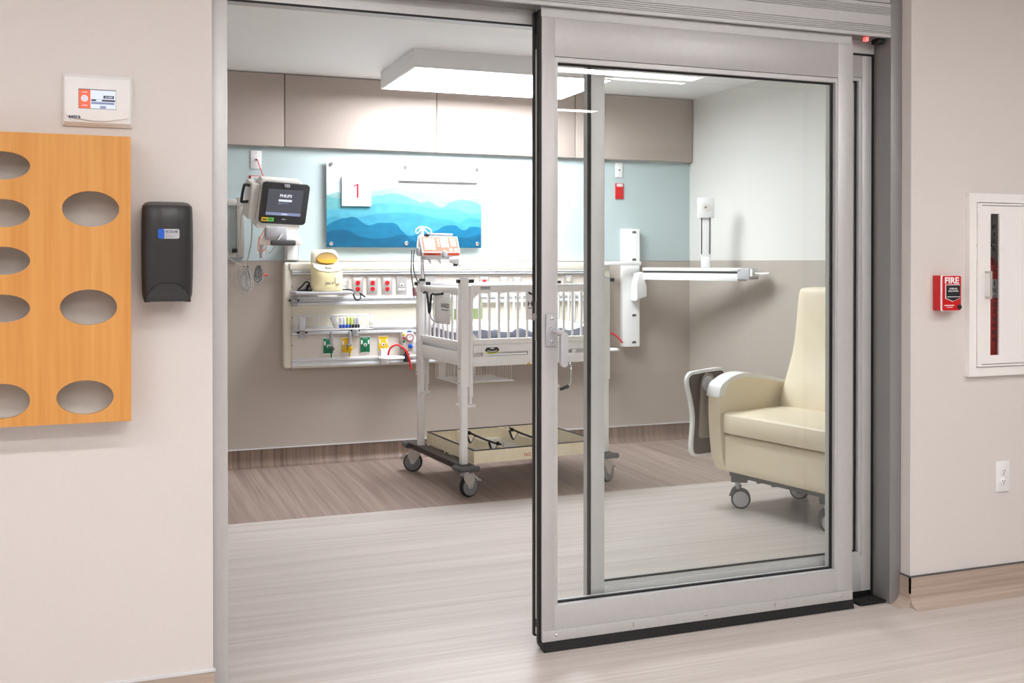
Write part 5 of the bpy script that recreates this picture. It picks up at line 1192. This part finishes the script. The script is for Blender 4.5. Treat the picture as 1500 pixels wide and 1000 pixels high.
# ================================================================== RECLINER (local x depth, y width, z)
CH = thing('recliner_chair', 'cream vinyl hospital recliner on casters with side tray by the right wall', 'recliner', (2.963, 4.636, 0), world=False, rot=(0, 0, R(12)))
YW = -.76
arm_prof = [(.03, .185), (.005, .22), (-.010, .30), (-.020, .40), (-.026, .50), (-.024, .57), (-.012, .615), (.02, .645), (.08, .668), (.16, .676), (.26, .664), (.36, .644), (.44, .625), (.56, .60), (.58, .50), (.55, .30), (.52, .185)]
def armset(y0, y1):
    AP = [(q.x, q.z) for q in smooth_path([Vector((x, 0, z)) for x, z in arm_prof+arm_prof[:1]], 4)[:-1]]
    obj('arm_panel', pr(NB(), AP[::-1], 'y', y0, y1, .014), 'vinyl', CH, 50)
    top = [(-.034, .575), (-.028, .612), (-.012, .640), (.02, .660), (.08, .684), (.16, .693), (.26, .681), (.36, .661), (.47, .636)]
    low = [(.47, .618), (.36, .642), (.26, .660), (.16, .671), (.09, .664), (.045, .645), (.015, .615), (.008, .575)]
    P = [(q.x, q.z) for q in smooth_path([Vector((x, 0, z)) for x, z in top], 4)]+[(q.x, q.z) for q in smooth_path([Vector((x, 0, z)) for x, z in low], 4)]
    obj('arm_cap', pr(NB(), P[::-1], 'y', y0-.006, y1+.006, .006), 'white', CH, 50)
armset(.022, .105); armset(YW-.085, YW-.004)
def pillow(x0, x1, y0, y1, z0, z1, bev, crown, seg=4):
    b = bx(NB(), x0, x1, y0, y1, z0, z1)
    bmesh.ops.subdivide_edges(b, edges=b.edges[:], cuts=9, use_grid_fill=True)
    for v in b.verts:
        u = (v.co.x-x0)/(x1-x0)*2-1; w_ = (v.co.y-y0)/(y1-y0)*2-1; q = (v.co.z-z0)/(z1-z0)*2-1
        # soft superellipse rounding plus crown
        if v.co.z > z1-1e-5: v.co.z += crown*(1-u*u)*(1-w_**4)
        if v.co.x < x0+1e-5: v.co.x -= crown*.7*(1-w_**4)*(1-q*q)
    es = [e for e in b.edges if len(e.link_faces) == 2 and e.calc_face_angle(0) > R(40)]
    bmesh.ops.bevel(b, geom=es, offset=bev, segments=seg, affect='EDGES', profile=.5)
    return b
obj('seat_cushion', pillow(-.020, .46, YW, .020, .385, .500, .032, .022), 'vinyl', CH, 60)
obj('front_panel', pillow(.0, .46, YW+.002, .018, .188, .380, .016, .010), 'vinyl', CH, 60)
obj('base_rail', bx(NB(), .015, .50, YW+.01, -.01, .168, .188), 'dgrey', CH)
# back: loft of rounded sections leaning back, sculpted side edge
secs = [(.40, .35, .22, 0), (.50, .352, .22, 0), (.56, .362, .215, 0), (.64, .395, .185, 0), (.72, .432, .155, -.003), (.80, .462, .135, -.006), (.90, .480, .125, -.008), (1.00, .492, .12, -.008), (1.09, .503, .11, -.010), (1.130, .512, .09, -.014), (1.150, .528, .055, -.03)]
b = NB(); rr = []
for z, xf_, th_, ins in secs:
    row = []; y0, y1 = YW-ins, ins; n_ = 32
    for i in range(n_):
        a_ = 2*math.pi*i/n_; c_, s_ = math.cos(a_), math.sin(a_); e_ = 5.0
        u = math.copysign(abs(c_)**(2/e_), c_); v = math.copysign(abs(s_)**(2/e_), s_)
        row.append(b.verts.new((xf_+th_/2-u*th_/2, (y0+y1)/2+v*(y1-y0)/2, z)))
    rr.append(row)
for r0, r1 in zip(rr, rr[1:]):
    for i in range(n_): b.faces.new((r0[i], r0[(i+1) % n_], r1[(i+1) % n_], r1[i]))
b.faces.new(rr[0][::-1]); b.faces.new(rr[-1])
o = obj('backrest', b, 'vinyl', CH, 60); md = o.modifiers.new('sub', 'SUBSURF'); md.levels = 1; md.render_levels = 2
def chcaster(x, y, ang):
    k = Matrix.Translation((x, y, 0)) @ Matrix.Rotation(R(ang), 4, 'Z')
    br = obj('caster_bracket', bx(NB(), -.035, .05, -.03, .03, .135, .175, .006), 'dgrey', CH, xf=k)
    obj('caster_stem', cy(NB(), (0, 0, .10), (0, 0, .138), .014), 'lgrey', br, xf=k)
    obj('caster_hood', pr(NB(), [(-.045, .06), (-.03, .10), (.0, .122), (.02, .120), (.012, .095), (0, .06)], 'y', -.010, .010, .003), 'dgrey', br, xf=k)
    for s in (-1, 1):
        wh = obj('wheel', lathe(NB(), [(.042, s*.006), (.050, s*.010), (.050, s*.026), (.046, s*.030)], (.015, 0, .050), 'y', 28), 'dgrey', CH, xf=k)
        obj('wheel_cap', lathe(NB(), [(.040, s*.029), (.040, s*.0315), (.034, s*.033)], (.015, 0, .050), 'y', 28), 'lgrey', wh, xf=k)
for x, y, g in ((.055, -.03, -45), (.055, YW+.15, -45), (.48, -.05, -60), (.48, YW+.05, -70)): chcaster(x, y, g)
for y in (-.20, -.30, -.46): obj('glide', lathe(NB(), [(.012, .160), (.012, .168)], (.03, y, 0), 'z', 12), 'dgrey', CH)
# folded side tray outside the far arm
def tray_prof(d):
    ctr = [(-.095, .700), (.10, .712), (.142, .698), (.155, .65), (.14, .50), (.15, .34), (.145, .27), (.11, .25), (-.045, .245), (-.09, .262), (-.098, .31), (-.092, .38), (-.088, .46), (-.105, .55), (-.128, .63), (-.125, .675)]
    P = [Vector((x, 0, z)) for x, z in ctr]; c = Vector((.03, 0, .48)); Q = smooth_path(P+[P[0]], 4)[:-1]
    out = []
    for i, p in enumerate(Q):
        k = (Q[(i+1) % len(Q)]-Q[i-1]).normalized(); nn_ = Vector((-k.z, 0, k.x)); nn_ = nn_ if nn_.dot(c-p) > 0 else -nn_
        p2 = p+nn_*d; out.append((p2.x, p2.z))
    return out
tr = obj('side_tray', pr(NB(), tray_prof(0), 'y', .158, .180, .004), 'white', CH)
obj('tray_face', pr(NB(), tray_prof(.016), 'y', .1545, .160), 'brown', tr)
ta = obj('tray_arm', pr(NB(), [(-.055, .36), (-.045, .345), (.03, .345), (.05, .36), (.055, .64), (.04, .68), (.0, .69), (-.03, .67), (-.04, .62)], 'y', .138, .153, .004), 'taupe', CH)
obj('tray_pivot', lathe(NB(), [(.040, .139), (.040, .134), (.034, .130), (.02, .129)], (.0, 0, .635), 'y', 28), 'lgrey', ta)
